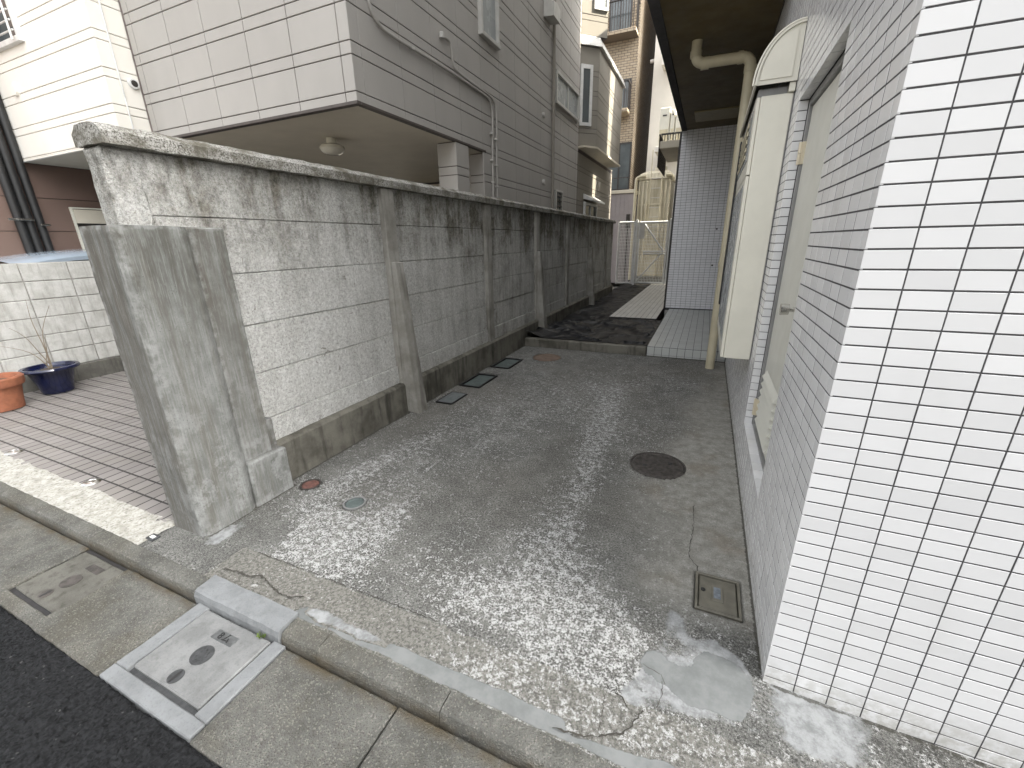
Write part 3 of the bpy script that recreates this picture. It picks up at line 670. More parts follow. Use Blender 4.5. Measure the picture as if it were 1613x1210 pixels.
# conduits
cx_ = GXW+.022
p1 = [(3.86,4.4),(3.86,3.75),(3.90,3.635),(3.98,3.575),(4.1,3.545),(4.7,3.555),(5.30,3.565),(5.9,3.55),(6.2,3.545),(6.33,3.52),(6.40,3.44),(6.41,3.3),(6.37,2.9),(6.35,2.1)]
p2 = [(5.13,3.875),(5.28,3.885),(5.33,3.82),(5.345,3.66),(5.42,3.61),(5.9,3.59),(6.3,3.58),(6.48,3.545),(6.54,3.45),(6.545,3.3),(6.51,2.9),(6.50,2.1)]
def smoothpath(p, it=2):
    for _ in range(it):
        q = [p[0]]
        for a, b in zip(p[:-1], p[1:]): q += [tuple(.75*u+.25*v for u, v in zip(a, b)), tuple(.25*u+.75*v for u, v in zip(a, b))]
        p = q + [p[-1]]
    return p
for p in (p1, p2): MB().tube([(cx_, y, z) for y, z in smoothpath(p)], .015, 8).build('conduit', M_SIDE_G, gh, smooth=True)
MB().lathe([(.03, 0), (.03, .05), (.02, .06)], (cx_, 5.12, 3.85), 12).build('conduit_cap', M_ALU, gh)
for (y, z) in [(6.35,3.1),(6.5,3.05),(6.35,2.75),(6.5,2.7),(4.5,3.55),(6.36,2.45),(6.5,2.4)]:
    MB().bbox(GXW, GXW+.042, y-.024, y+.03, z-.012, z+.012, .003).build('conduit_clip', M_ALU, gh)
MB().tube([(GXW+.04, 9.12, 1.5), (GXW+.04, 9.12, 7.5)], .03, 10).build('downpipe', M_SIDE_T, gh, smooth=True)
def window_x(par, x, y0, y1, z0, z1, glass, fr=.05, mull=True, name='window', fm=None):
    fm = fm or M_ALU
    wn_ = MB().bbox(x-.02, x+.006, y0+fr*.6, y1-fr*.6, z0+fr*.6, z1-fr*.6, .002).build(name, glass, par)
    f = MB().bbox(x-.01, x+.05, y0, y1, z1-fr, z1, .004).bbox(x-.01, x+.06, y0-.01, y1+.01, z0, z0+fr, .004).bbox(x-.01, x+.05, y0, y0+fr, z0+fr, z1-fr, .004).bbox(x-.01, x+.05, y1-fr, y1, z0+fr, z1-fr, .004)
    if mull: f.bbox(x-.01, x+.035, (y0+y1)/2-.02, (y0+y1)/2+.02, z0+fr, z1-fr, .004)
    f.build('frame', fm, wn_); return wn_
window_x(gh, GXW+.006, 6.10, 6.66, 4.225, 5.3, M_FROST, .05, False)
window_x(gh, GXW+.006, 9.28, 10.92, 4.19, 4.76, M_FROST, .055)
window_x(gh, GXW+.006, 9.32, 9.80, 2.0, 2.62, M_GLASS, .04, False, 'louvre_window')
for k in range(5): MB().bbox(GXW+.012, GXW+.05, 9.36, 9.77, 2.1+.1*k, 2.12+.1*k, .002).build('louvre', M_DARKMET, gh)
# hooded vent and small round vents
m = MB().loft([[(GXW+.005, y, z) for y, z in [(8.62,5.36),(8.98,5.36),(8.98,5.66),(8.80,5.73),(8.62,5.66)]], [(GXW+.20, y, z) for y, z in [(8.62,5.34),(8.98,5.34),(8.98,5.54),(8.80,5.58),(8.62,5.54)]]])
m.build('vent_hood', M_ALU, gh)
for y, z in [(8.63, 3.84), (8.64, 2.69)]:
    MB().tube([(GXW-.002, y, z), (GXW+.045, y, z)], [.05, .045], 14).build('round_vent', M_SIDE_G, gh)
# bay window towards the back and chamfered upper wall
bay = MB().prism([(-3.16, 11.115), (-2.81, 11.466), (-2.81, 14.40), (-3.16, 14.40)], 3.74, 5.76).build('bay_window', M_GROOVE, gh)
s2 = math.sqrt(.5)
for (z0, z1) in [(3.75,4.02),(4.02,4.12),(4.12,4.41),(4.41,4.51),(4.51,4.80),(4.80,4.90),(4.90,5.19),(5.19,5.29),(5.29,5.75)]:
    piece('bay_panel', bay, M_SIDE_T, (-2.985+.008*s2, 11.29-.008*s2, (z0+z1)/2), (s2, s2, 0), EZ, (s2, -s2, 0), .50, z1-z0-.009, .012, .003)
    for j in range(3):
        piece('bay_panel', bay, M_SIDE_T, (-2.802, 11.47+.977*(j+.5), (z0+z1)/2), EY, EZ, EX, .972, z1-z0-.009, .012, .003)
MB().prism([(-3.2, 11.10), (-2.99, 11.10), (-2.76, 11.44), (-2.76, 14.45), (-3.2, 14.45)], 3.70, 3.739).build('bay_floor', M_CARPORT, gh)
MB().loft([[(-3.2, 11.06, 5.765), (-3.12, 11.06, 5.765), (-2.74, 11.43, 5.765), (-2.74, 14.5, 5.765), (-3.2, 14.5, 5.765)], [(-3.2, 11.09, 5.95), (-3.14, 11.09, 5.95), (-2.80, 11.45, 5.95), (-2.80, 14.45, 5.95), (-3.2, 14.45, 5.95)]]).build('bay_roof', M_ALU, gh)
bw = MB()
def on45(u, off): return (-3.16+u*s2+off*s2, 11.115+u*s2-off*s2)
def slab45(u0, u1, z0, z1, o0, o1): 
    return MB().prism([on45(u0, o1), on45(u1, o1), on45(u1, o0), on45(u0, o0)], z0, z1)
gw = slab45(.06, .26, 4.22, 5.34, .0, .028).build('window', M_GLASS, gh)
for (u0, u1, z0, z1) in [(.01, .07, 4.17, 5.40), (.25, .32, 4.17, 5.40), (.07, .25, 5.32, 5.40), (.07, .25, 4.17, 4.24)]: slab45(u0, u1, z0, z1, .0, .045).build('frame', M_WHITEMET, gw)
up = MB().prism([(-3.16, 11.115), (-2.68, 11.595), (-3.16, 12.1)], 5.955, 9.0).build('upper_rear_wall', M_GROOVE, gh)
for k in range(8):
    z0 = 5.96+.39*k
    for (a, b) in ((0, .28), (.28, .385)):
        piece('rear_panel', up, M_SIDE_T, (-2.92+.008*s2, 11.355-.008*s2, z0+(a+b)/2), (s2, s2, 0), EZ, (s2, -s2, 0), .68, b-a-.009, .012, .003)
def slab_up(u0, u1, z0, z1, o0, o1): return slab45(u0, u1, z0, z1, o0, o1)
uw = slab_up(.34, .62, 6.5, 7.9, .012, .03).build('window', M_FROST, gh)
for (u0, u1, z0, z1) in [(.30, .35, 6.45, 7.95), (.61, .66, 6.45, 7.95), (.35, .61, 6.45, 6.51), (.35, .61, 7.89, 7.95)]: slab_up(u0, u1, z0, z1, .012, .05).build('frame', M_WHITEMET, uw)
lowr = MB().box(-3.6, -3.165, 11.09, 15.2, -.02, 3.70).build('rear_lower_wall', M_GROOVE, gh)
for k in range(-4, 2):
    z = 3.222+.392*k
    for a, b in ((z, z+.104), (z+.104, min(z+.392, 3.69))):
        if b > 3.70 or a < 1.6: continue
        piece('rear_panel', lowr, M_SIDE_T, (-3.15, 13.15, (a+b)/2), EY, EZ, EX, 4.06, b-a-.009, .012, .003)
window_x(gh, -3.145, 11.75, 13.1, 1.9, 2.55, M_GLASS, .07, True, 'rear_window', M_WHITEMET)
MB().loft([[(-3.145, y, 2.74), (-3.145, y, 2.62), (-2.90, y, 2.56), (-2.90, y, 2.60)] for y in (11.7, 13.2)]).build('window_awning', M_WHITEMET, gh)

# carport ceiling lamp
LPX, LPY = -4.41, 4.478
lamp = thing('ceiling_lamp', 'round milk glass lamp on the carport ceiling', 'lamp', (-4.41, 4.478, 2.83))
MB().lathe([(.055, -.07), (.06, -.05), (.06, .0)], (LPX, LPY, 2.832), 20).build('base', M_LAMP, lamp, smooth=True)
MB().lathe([(.02, -.185), (.08, -.18), (.125, -.155), (.148, -.12), (.14, -.09), (.10, -.07), (.05, -.066)], (LPX, LPY, 2.832), 28).build('globe', M_LAMP, lamp, smooth=True)

# ================================================================== IVORY HOUSE
ih = thing('ivory_house', 'bright ivory siding house on a brown ground floor left of the grey house', 'house', (-7.7, 4.5, 0))
IYF = 3.245
c_ = MB().box(-8.995, -6.418, IYF+.016, 10, 2.80, 7.6).build('wall_core', M_GROOVE_B, ih)
IR = []
for k in range(-1, 8):
    z = 3.075+.355*k; IR += [(z, z+.09), (z+.09, z+.355)]
for z0, z1 in IR:
    z0 = max(z0, 2.79)
    if z1-z0 < .02 or z0 > 6: continue
    for j in range(2):
        x0 = -9.01+1.305*j; piece('siding_panel', ih, M_SIDE_B, (x0+.6525, IYF, (z0+z1)/2), EX, EZ, NY, 1.303, z1-z0-.008, .015, .003)
    piece('siding_panel', ih, M_SIDE_B, (-6.402, IYF+.172, (z0+z1)/2), EY, EZ, EX, .335, z1-z0-.008, .015, .003)
MB().box(-8.99, -6.41, IYF+.03, 9, 2.775, 2.798).build('soffit', M_CARPORT, ih)
MB().bbox(-9.012, -6.405, IYF-.006, IYF+.028, 2.77, 2.789, .003).build('drip_trim', M_SIDE_B, ih)
br = MB().box(-9.3, -9.016, 1.2, 10, -.02, 2.77).build('ground_floor_wall', M_TRIM, ih)
for r in range(6):
    for j in range(3):
        piece('brown_panel', br, M_BROWN, (-9.0, 1.2+1.8*j+.9, .02+.46*r+.225), EY, EZ, EX, 1.796, .452, .015, .003)
MB().box(-9.3, -9.016, 1.2, 10, 2.775, 7.6).build('upper_side_wall', M_BROWN, ih)
for k, (y, r) in enumerate([(2.985, .052), (3.085, .05), (3.195, .05)]): MB().tube([(-8.92, y, -.02), (-8.92, y, 5.2)], r, 10).build('downpipe', M_BLACK, ih, smooth=True)
MB().bbox(-8.87, -8.84, 2.86, 3.12, 1.995, 2.02, .002).build('pipe_bracket', M_CHROME, ih)
MB().bbox(-8.87, -8.835, 3.17, 3.27, 1.93, 1.955, .002).build('pipe_bracket', M_CHROME, ih)
fr_ = MB().bbox(-9.0, -8.96, 3.60, 3.625, 0, 2.21, .002).bbox(-9.0, -8.96, 3.625, 5.4, 2.19, 2.21, .002).build('door_frame', M_CREAM, ih)
MB().box(-8.998, -8.985, 3.63, 5.4, 0, 2.185).build('garage_door', M_DARKMET, ih)
MB().bbox(-8.984, -8.955, 3.63, 5.4, 1.98, 2.18, .004).build('shutter_box', M_CARPORT, ih)
# round vents, window with grille, thin pipe
for (x, z) in [(-8.45, 3.57)]: MB().tube([(x, IYF+.004, z), (x, IYF-.03, z)], [.075, .065], 20).build('round_vent', M_SIDE_B, ih)
rv = MB().tube([(-6.404, 3.515, 3.42), (-6.37, 3.515, 3.42)], [.058, .05], 20).build('round_vent', M_WHITEMET, ih)
MB().tube([(-6.372, 3.515, 3.42), (-6.366, 3.515, 3.42)], .034, 16).build('vent_grille', M_DARKMET, rv)
MB().tube([(-6.388, 3.385, 2.6), (-6.388, 3.385, 6.8)], .009, 8).build('thin_pipe', M_WHITEMET, ih)
iw = MB().bbox(-8.75, -7.91, IYF-.004, IYF+.01, 4.05, 5.0, .002).build('window', M_GLASS, ih)
f = MB().bbox(-8.8, -7.85, IYF-.05, IYF+.005, 3.99, 4.05, .004).bbox(-7.91, -7.85, IYF-.045, IYF+.005, 4.05, 5.05, .004).bbox(-8.8, -8.75, IYF-.045, IYF+.005, 4.05, 5.05, .004)
f.build('frame', M_WHITEMET, iw)
for k in range(8): MB().tube([(-8.74, IYF-.06, 4.10+.1*k), (-7.9, IYF-.06, 4.10+.1*k)], .010, 6).build('grille_bar', M_WHITEMET, iw)
MB().tube([(-7.94, IYF-.075, 4.0), (-7.94, IYF-.075, 5.05)], .012, 6).build('grille_bar', M_WHITEMET, iw)

# ================================================================== WHITE TILED APARTMENT BUILDING (right)
RX, RY = .368, 1.411
ab = thing('apartment_building', 'white tiled apartment building on the right side of the driveway', 'building', (2, 4, 0))
DY0, DY1, DZ0, DZ1 = 2.161, 3.161, .3308, 2.296
core = MB()
core.box(.56, 15.0, RY+.004, 11.2, -.2, 13)
core.box(RX+.0012, .559, RY+.004, DY0-.006, -.2, 13)
core.box(RX+.0012, .559, DY1+.006, 9.84, -.2, 13)
core.box(RX+.0012, .559, DY0-.005, DY1+.005, -.2, DZ0-.008)
core.box(RX+.0012, .559, DY0-.005, DY1+.005, DZ1+.007, 13)
core.build('wall_core', M_GROUT, ab)
fw = MB().box(RX+.0036, 9.0, RY+.0014, RY+.05, -.2, 3.2).build('front_wall', M_GROUT, ab)
TP, RP = .1, .0504
ft = []
for i in range(44):
    for k in range(-3, 62):
        o = (RX+TP*i+.0472, RY, .0284+RP*(k+.5)); ft.append((math.dist(o, (0, 0, 1.575)) + (5 if i > 8 or o[2] > 2.06 or o[2] < -.045 else 0), o))
def tilt_tile(o, a, b, t, c):
    e = random.gauss(0, .0035); g_ = random.gauss(0, .0035)
    N = Vector((e, -1, g_)).normalized(); U = Vector((1, e, 0)).normalized(); return piece('tile', fw, M_TILE, o, U, N.cross(U), N, a, b, t, c)
ft.sort(key=lambda t: t[0]); rest = []
for t, o in ft:
    oo = (o[0]+.0004, o[1]+random.uniform(-.0004, .0004), o[2])
    if len(ft) and t < 5 and ft.index((t, o)) < 300: tilt_tile(oo, .0962, .0456, .007, .0007)
    else: rest.append((oo, EX, EZ, NY, .0962, .0456, .007, .0007))
pieces_joined('other_front_tiles', fw, M_TILE, rest)
lst = []
for i in range(-1, 46):
    a = RY if i < 0 else RY+.05+.1*i; b = RY+.0475 if i < 0 else a+.0945
    for k in range(-3, 70):
        z0 = .0284+RP*k; zc = z0+.0225
        if a > DY0-.01 and b < DY1+.01 and zc > DZ0 and zc < DZ1: continue
        lst.append(((RX+random.uniform(-.0005, .0005), (a+b)/2, zc), NY, EZ, NX, b-a-.0022, .0452, .006, .0006))
pieces_joined('side_tiles', ab, M_TILE, lst)
# door recess: reveal, lintel and sill tiles, frame, louvred door
rv = MB().box(RX+.012, .46, DY1+.0055, DY1+.02, DZ0-.005, DZ1+.005).build('door_reveal', M_GROUT, ab)
for k in range(39):
    piece('reveal_tile', rv, M_TILE, (RX+.0245, DY1, DZ0+RP*(k+.5)-.002), EX, EZ, NY, .046, .0463, .006, .001)
lt = MB().box(RX+.012, .46, DY0, DY1, DZ1+.006, DZ1+.012).build('lintel', M_GROUT, ab)
slt = []
for j in range(10): piece('lintel_tile', lt, M_TILE, (RX+.0245, DY0+.1*(j+.5), DZ1), EY, EX, (0, 0, -1), .0945, .046, .006, .0014)
sb = MB().box(RX+.012, .46, DY0, DY1, DZ0-.012, DZ0-.004).build('door_sill', M_GROUT, ab)
for j in range(10): piece('sill_tile', sb, M_TILE, (RX+.025, DY0+.1*(j+.5), DZ0+.004), EX, EY, EZ, .052, .0945, .007, .0014)
fx = .418
MB().bbox(fx, fx+.05, DY1-.038, DY1-.001, DZ0+.004, DZ1-.002, .003).bbox(fx, fx+.05, DY0+.001, DY0+.038, DZ0+.004, DZ1-.002, .003).bbox(fx, fx+.05, DY0+.0385, DY1-.0385, DZ1-.04, DZ1-.002, .003).bbox(fx, fx+.045, DY0+.0385, DY1-.0385, DZ0+.004, DZ0+.022, .003).build('door_frame', M_FRAME, ab)
dr = MB().bbox(fx+.015, fx+.05, DY0+.042, DY1-.042, DZ0+.026, DZ1-.044, .004).build('door', M_DOOR, ab)
for k in range(7):
    z = .42+.05*k
    MB().raw([(fx+.014, 2.50, z+.044), (fx+.014, 3.02, z+.044), (fx-.010, 3.02, z+.006), (fx-.010, 2.50, z+.006), (fx+.014, 2.50, z), (fx+.014, 3.02, z)],
             [(0,1,2,3), (3,2,5,4), (0,3,4), (1,5,2)]).build('louvre_slat', M_DOOR, dr)
kb = MB().tube([(fx+.016, 2.42, 1.24), (fx-.035, 2.42, 1.24)], [.012, .012], 12).tube([(fx-.03, 2.42, 1.24), (fx-.065, 2.42, 1.24)], [.026, .028], 18).build('door_knob', M_CHROME, dr, smooth=True)
for z in (2.02, .47):
    MB().tube([(fx-.006, 3.128, z-.055), (fx-.006, 3.128, z+.001)], .011, 10).tube([(fx-.006, 3.128, z+.004), (fx-.006, 3.128, z+.06)], .0115, 10).bbox(fx-.001, fx+.016, 3.112, 3.128, z-.055, z+.06, .001).build('hinge', M_BRASS, dr, smooth=True)
# overhanging upper storey, soffit, rear wing
MB().box(-.62, RX+.0065, 4.32, 9.84, 3.60, 13).build('overhang', M_WALLB, ab)
MB().box(-.64, RX-.008, 4.30, 9.845, 3.56, 3.599).build('soffit', M_SOFFIT, ab)
MB().bbox(-.735, -.642, 4.30, 9.845, 3.545, 3.9, .004).build('soffit_edge_beam', M_GROUT, ab)
MB().bbox(-.47, .19, 8.55, 9.22, 3.540, 3.559, .004).build('ceiling_light_panel', M_SOFFIT2, ab)
wing = MB().box(-.735, .555, 9.857, 11.28, -.1, 13).box(-.735, 5, 11.281, 12.90, -.1, 8.1).box(-.735, 5, 12.901, 13.55, -.1, 4.9).box(-.735, 5, 13.551, 15.30, -.1, 8.3).build('rear_wing', M_WALLB, ab)  # unseen masses, stepped and slotted to shape the sun patches
lst = []
for i in range(10):
    for k in range(68):
        lst.append(((-.728+.1*(i+.5), 9.85, .15+RP*(k+.5)), EX, EZ, NY, .096, .0463, .006, .0008))
MB().box(-.735, RX+.006, 9.8525, 9.8565, .1, 3.58).build('rear_wall_grout', M_GROUT, ab)
pieces_joined('rear_wall_tiles', ab, M_TILE2, lst)
MB().bbox(-.765, -.736, 9.835, 9.90, .14, 3.54, .004).build('corner_trim', M_DARKMET, ab)
for z in (1.05, 1.75): MB().tube([(.10, 9.852, z), (.10, 9.80, z)], .018, 8).build('wall_stud', M_DARKMET, ab)
# rear balcony
bl = MB().bbox(-1.36, -.766, 11.9, 14.0, 3.64, 3.80, .01).build('balcony', M_CARPORT, ab)
for j in range(9): MB().tube([(-1.32+.06*j, 11.93, 3.79), (-1.32+.06*j, 11.93, 3.93)], .010, 6).build('balcony_bar', M_DARKMET, bl)
for j in range(14): MB().tube([(-1.385, 12.0+.14*j, 3.25), (-1.385, 12.0+.14*j, 3.93)], .010, 6).build('balcony_bar', M_DARKMET, bl)
MB().bbox(-1.35, -.78, 11.91, 11.95, 3.93, 3.965, .003).bbox(-1.40, -1.365, 11.951, 14.0, 3.93, 3.965, .003).build('handrail', M_DARKMET, bl)
# drain pipe under the soffit and down the wall
r = .052; py = 5.74
pts = [(-.36, py, 3.58), (-.36, py, 3.44)] + [(-.36+.09*(1-math.cos(t)), py, 3.44-.09*math.sin(t)) for t in np.linspace(.2, math.pi/2, 6)]
pts += [(.09, py, 3.345)] + [(.09+.09*math.sin(t), py, 3.345-.09*(1-math.cos(t))) for t in np.linspace(.2, math.pi/2, 6)] + [(.18, py, 3.2), (.18, py, -.01)]
dp = MB().tube(pts, r, 18).build('drain_pipe', M_CREAM2, ab, smooth=True)
for (p0, p1) in [((-.36, py, 3.41), (-.36, py, 3.47)), ((-.30, py, 3.345), (-.22, py, 3.345)), ((.05, py, 3.345), (.10, py, 3.345)), ((.18, py, 3.20), (.18, py, 3.26)), ((.18, py, 1.25), (.18, py, 1.32))]:
    MB().tube([p0, p1], r+.007, 18).build('pipe_collar', M_CREAM2, dp, smooth=True)

# ------------------------------------------------------------------ cream wall cabinet with its quarter round canopy
cb = thing('wall_cabinet', 'cream wall cabinet under a quarter round canopy next to the door', 'cabinet', (.27, 4.0, .73))
CX0, CX1, CY0, CY1, CZ0, CZ1 = .168, .362, 3.405, 4.85, .73, 2.40
MB().bbox(CX0+.022, CX1, CY0, CY1, CZ0, CZ1, .004).build('body', M_CREAM, cb)
MB().box(CX1-.001, CX1+.003, CY0-.001, CY0+.02, CZ0, CZ1).build('back_seal', M_FRAME, cb)
for (y0, y1, z0, z1) in [(CY0+.004, CY1, CZ0+.003, 1.955), (CY0+.004, CY1, 1.962, CZ1-.003)]:
    d_ = MB().bbox(CX0, CX0+.02, y0, y1, z0, z1, .003).build('cabinet_door', M_CREAM, cb)
    MB().bbox(CX0-.004, CX0-.0005, y0+.13, y1-.12, z0+.10, z1-.04, .001).build('glass_panel', M_FROST, d_)
for k in range(5): MB().bbox(CX0-.012, CX0-.0045, 3.75, 4.6, 2.10+.05*k, 2.128+.05*k, .002).build('vent_slat', M_CREAM2, cb)
MB().bbox(CX0-.016, CX0-.0045, CY1-.16, CY1-.04, .95, 2.38, .001).build('dark_gap_strip', M_BLACK, cb)  # black strip painted in for the dark gap at the far end
arc = [(RX-.003-.222*math.cos(t), 2.452+.295*math.sin(t)) for t in np.linspace(0, math.pi/2, 12)]
inn = [(RX-.003-.210*math.cos(t), 2.452+.283*math.sin(t)) for t in np.linspace(math.pi/2, 0, 12)]
cn = MB().loft([[(x, y, z) for x, z in arc+inn] for y in (3.36, 4.9)]).build('canopy', M_CREAM, cb, smooth=True)
for y in (3.372, 4.888):
    MB().loft([[(x, yy, z) for x, z in [(RX-.003, 2.452)]+inn[::-1]] for yy in (y, y+.008)]).build('canopy_end', M_CREAM, cn)
ar2 = [(RX-.035-.165*math.cos(t), 2.476+.235*math.sin(t)) for t in np.linspace(0, math.pi/2, 12)]
MB().loft([[(x, yy, z) for x, z in [(RX-.035, 2.476)]+ar2] for yy in (3.366, 3.3715)]).build('canopy_end_panel', M_CREAM, cn)
lip = [(RX-.006-.228*math.cos(t), 2.450+.300*math.sin(t)) for t in np.linspace(0, math.pi/2, 14)]
MB().tube([(x, 3.362, z) for x, z in lip], .006, 8).build('canopy_rim', M_CREAM, cn, smooth=True)
MB().bbox(.172, .33, 3.43, 4.8, 2.402, 2.445, .004).build('canopy_box', M_FRAME, cn)
MB().bbox(.331, .364, 3.385, 4.85, 2.402, 2.451, .003).build('canopy_bracket', M_CREAM, cn)

# ================================================================== REAR YARD
kb_ = MB().bbox(-2.52, -.652, 6.085, 6.20, -.03, .125, .01); rough(kb_, .004, 12, 12, step=.05)
tag(kb_.build('yard_kerb', M_PLINTH), kind='structure')
dk = MB().box(-.645, RX+.006, 6.1245, 9.856, -.05, .1318).build('tiled_step', M_GROUT, None, kind='structure')
lst = []
for i in range(10):
    for j in range(37): lst.append(((-.645+.101*(i+.5), 6.13+.1*(j+.5), .134), EX, EY, EZ, .096, .0965, .006, .0015))
    lst.append(((-.645+.101*(i+.5), 6.122, .075), EX, EZ, NY, .096, .105, .006, .0015))
    lst.append(((-.645+.101*(i+.5), 6.122, -.003), EX, EZ, NY, .096, .045, .006, .0015))
pieces_joined('step_tiles', dk, M_DECK, lst)
d2 = MB().box(-1.665, -.768, 8.46, 15.35, -.05, .1318).build('rear_walk', M_GROUT2, None, kind='structure')
lst = []
for i in range(9):
    for j in range(23): lst.append(((-1.665+.0997*(i+.5), 8.46+.2995*(j+.5), .134), EX, EY, EZ, .093, .297, .006, .0015))
pieces_joined('walk_tiles', d2, M_DECK2, lst)
xs = np.arange(-2.64, -.60, .03); ys = np.arange(6.17, 15.6, .035); GX, GY = np.meshgrid(xs, ys)
GXj = GX + .02*fbm(GX*3, GY*3, 3, 3)
rd = lambda a, b, s: (1-np.abs(fbm(a, b, s, 3)))**7
zz = .085 + .03*fbm(GX*2, GY*2, 13, 3) + .05*rd(GX*1.6+GY*.7, GY*1.5, 17)*(GY < 8.4) + .025*rd(GX*2.5, GY*2.1-GX, 19) + .14*np.clip((-2.15-GX)/.4, 0, 1)*np.clip((7.3-GY)/.6, 0, 1)*(.6+.4*vnoise(GX*5, GY*5, 2))
zz = np.where((GX > -.72) & (GY < 8.46), np.minimum(zz, .12), zz)
keepm = ~((GX[:-1,:-1] > -1.64) & (GY[:-1,:-1] > 8.50)) & ~((GX[:-1,:-1] > -.68) & (GY[:-1,:-1] < 8.5))
zz = np.where((GY < 6.24), np.maximum(zz, .135), zz)
ii = np.arange(GX.size).reshape(GX.shape); q = np.stack([ii[:-1,:-1], ii[:-1,1:], ii[1:,1:], ii[1:,:-1]], 2)[keepm]
sh = MB().raw(np.stack([GXj, GY, zz], 2).reshape(-1, 3).tolist(), q.tolist()).build('black_sheet', M_SHEET)
tag(sh, 'crumpled black plastic sheet covering the yard behind the kerb', 'plastic sheet')

# wire mesh gate
gt = thing('mesh_gate', 'white double leaf wire mesh gate at the end of the yard', 'gate', (-2.05, 15.3, .12))
GYT = 15.3
def leaf(x0, x1, z0, z1, nm):
    zc, r_ = z1-.03, .034
    f = MB().tube([(x0+.03, GYT, z0), (x0+.03, GYT, z1)], r_, 12).tube([(x1-.03, GYT, z0), (x1-.03, GYT, z1)], r_, 12).tube([(x0+.03, GYT, zc), (x1-.03, GYT, zc)], r_*.95, 12).tube([(x0+.03, GYT, z0+.03), (x1-.03, GYT, z0+.03)], r_*.95, 12).build('gate_leaf', M_WHITEMET, gt, smooth=True)
    m = MB()
    for x in np.arange(x0+.08, x1-.05, .05): m.tube([(x, GYT, z0+.04), (x, GYT, z1-.04)], .0065, 6)
    for z in np.arange(z0+.13, z1-.06, .105): m.tube([(x0+.04, GYT-.008, z), (x1-.04, GYT-.008, z)], .0065, 6)
    m.build('wire_mesh', M_WHITEMET, f, kind='stuff'); return f
leaf(-2.87, -2.30, .13, 2.16, 'a'); L2 = leaf(-2.21, -1.25, .15, 2.14, 'b')
for a, b in [((-2.0, 2.05), (-1.36, 1.2)), ((-1.36, 1.2), (-2.17, .22)), ((-2.0, 1.19), (-1.3, 1.19)), ((-2.0, 1.12), (-1.3, 1.12))]:
    MB().tube([(a[0], GYT-.03, a[1]), (b[0], GYT-.03, b[1])], .026, 10).build('brace', M_WHITEMET, L2, smooth=True)
for x in (-2.26, -1.2): MB().bbox(x-.035, x+.035, GYT-.035, GYT+.035, 0, 2.2, .005).build('gate_post', M_WHITEMET, gt)
MB().bbox(-2.16, -2.0, GYT-.028, GYT-.021, 1.6, 2.08, .003).build('latch_plate', M_ALU, L2)
pp_ = MB().tube([(-2.98, 13.3, .05), (-2.98, 13.3, 2.12)], .025, 8).build('white_pole', M_WHITEMET, None)
tag(pp_, 'thin white pole at the far end of the concrete wall', 'pole')

# water tank
tk = thing('water_tank', 'tall cream ribbed water tank with a ladder behind the mesh gate', 'tank', (-1.9, 17, 0))
TX0, TX1, TY0, TY1 = -2.46, -1.36, 16.2, 17.8
MB().bbox(TX0+.03, TX1-.03, TY0+.03, TY1, .3, 3.52, .05).build('tank_body', M_TANK, tk)
for k in range(9):
    x = TX0+.06+.122*k
    if 3 <= k <= 5: continue
    MB().bbox(x-.028, x+.028, TY0-.02, TY0+.035, .35, 3.45, .015).build('rib', M_TANK, tk)
for z in (1.1, 1.9, 2.7): MB().bbox(TX0+.02, TX1-.02, TY0+.005, TY0+.033, z-.03, z+.03, .01).build('band', M_TANK, tk)
MB().loft([[(TX0+.0, TY0, 3.5), (TX1, TY0, 3.5), (TX1, TY1, 3.5), (TX0, TY1, 3.5)], [(TX0+.05, TY0+.06, 3.68), (TX1-.05, TY0+.06, 3.68), (TX1-.05, TY1-.1, 3.68), (TX0+.05, TY1-.1, 3.68)], [(TX0+.3, TY0+.35, 3.80), (TX1-.25, TY0+.35, 3.80), (TX1-.25, TY1-.3, 3.80), (TX0+.3, TY1-.3, 3.80)]]).build('tank_lid', M_TANK, tk)
MB().lathe([(.2, 0), (.2, .1), (.1, .16)], (-1.8, 16.7, 3.80), 16).build('manway', M_TANK, tk)
ld = MB().tube([(-2.03, TY0-.12, .3), (-2.03, TY0-.12, 4.35)], .016, 6).tube([(-1.68, TY0-.12, .3), (-1.68, TY0-.12, 4.35)], .016, 6).build('ladder_rail', M_CREAM2, tk)
for k in range(11): MB().tube([(-2.03, TY0-.12, .5+.3*k), (-1.68, TY0-.12, .5+.3*k)], .011, 6).build('ladder_rung', M_ALU, tk)
MB().tube(smoothpath([(-2.52, TY0-.05, .2), (-2.52, TY0-.05, 3.4), (-2.5, TY0-.05, 3.58), (-2.2, TY0-.05, 3.60)], 2), .05, 10).build('overflow_pipe', M_CREAM2, tk, smooth=True)
MB().tube(smoothpath([(-1.32, TY0+.05, 3.4), (-1.34, TY0-.02, 3.58), (-1.56, TY0-.05, 3.60)], 2), .05, 10).build('inlet_pipe', M_CREAM2, tk, smooth=True)
MB().bbox(TX0, TX1, TY0, TY1, -.05, .295, .02).build('tank_base', M_PLINTH, tk)
eb = thing('meter_post', 'small dark meter box on a post beside the water tank', 'meter box', (-2.6, 15.9, 0))
MB().bbox(-2.74, -2.60, 15.9, 16.0, 1.95, 2.42, .01).build('box', M_DARKMET, eb); MB().box(-2.69, -2.65, 15.93, 15.97, 0, 1.95).build('post', M_DARKMET, eb)

lb = thing('lilac_shed', 'low lilac grey boarded shed left of the water tank', 'shed', (-3.1, 17.3, 0))
MB().box(-5.2, -2.72, 17.02, 19, 0, 3.18).build('wall', M_TRIM, lb)
for k in range(16): MB().bbox(-5.2+.156*k, -5.2+.156*k+.153, 17.0, 17.019, 0, 3.17, .003).build('board', M_LILAC, lb)
MB().bbox(-5.25, -2.66, 16.96, 19, 3.185, 3.30, .01).build('flat_roof', M_CARPORT, lb)

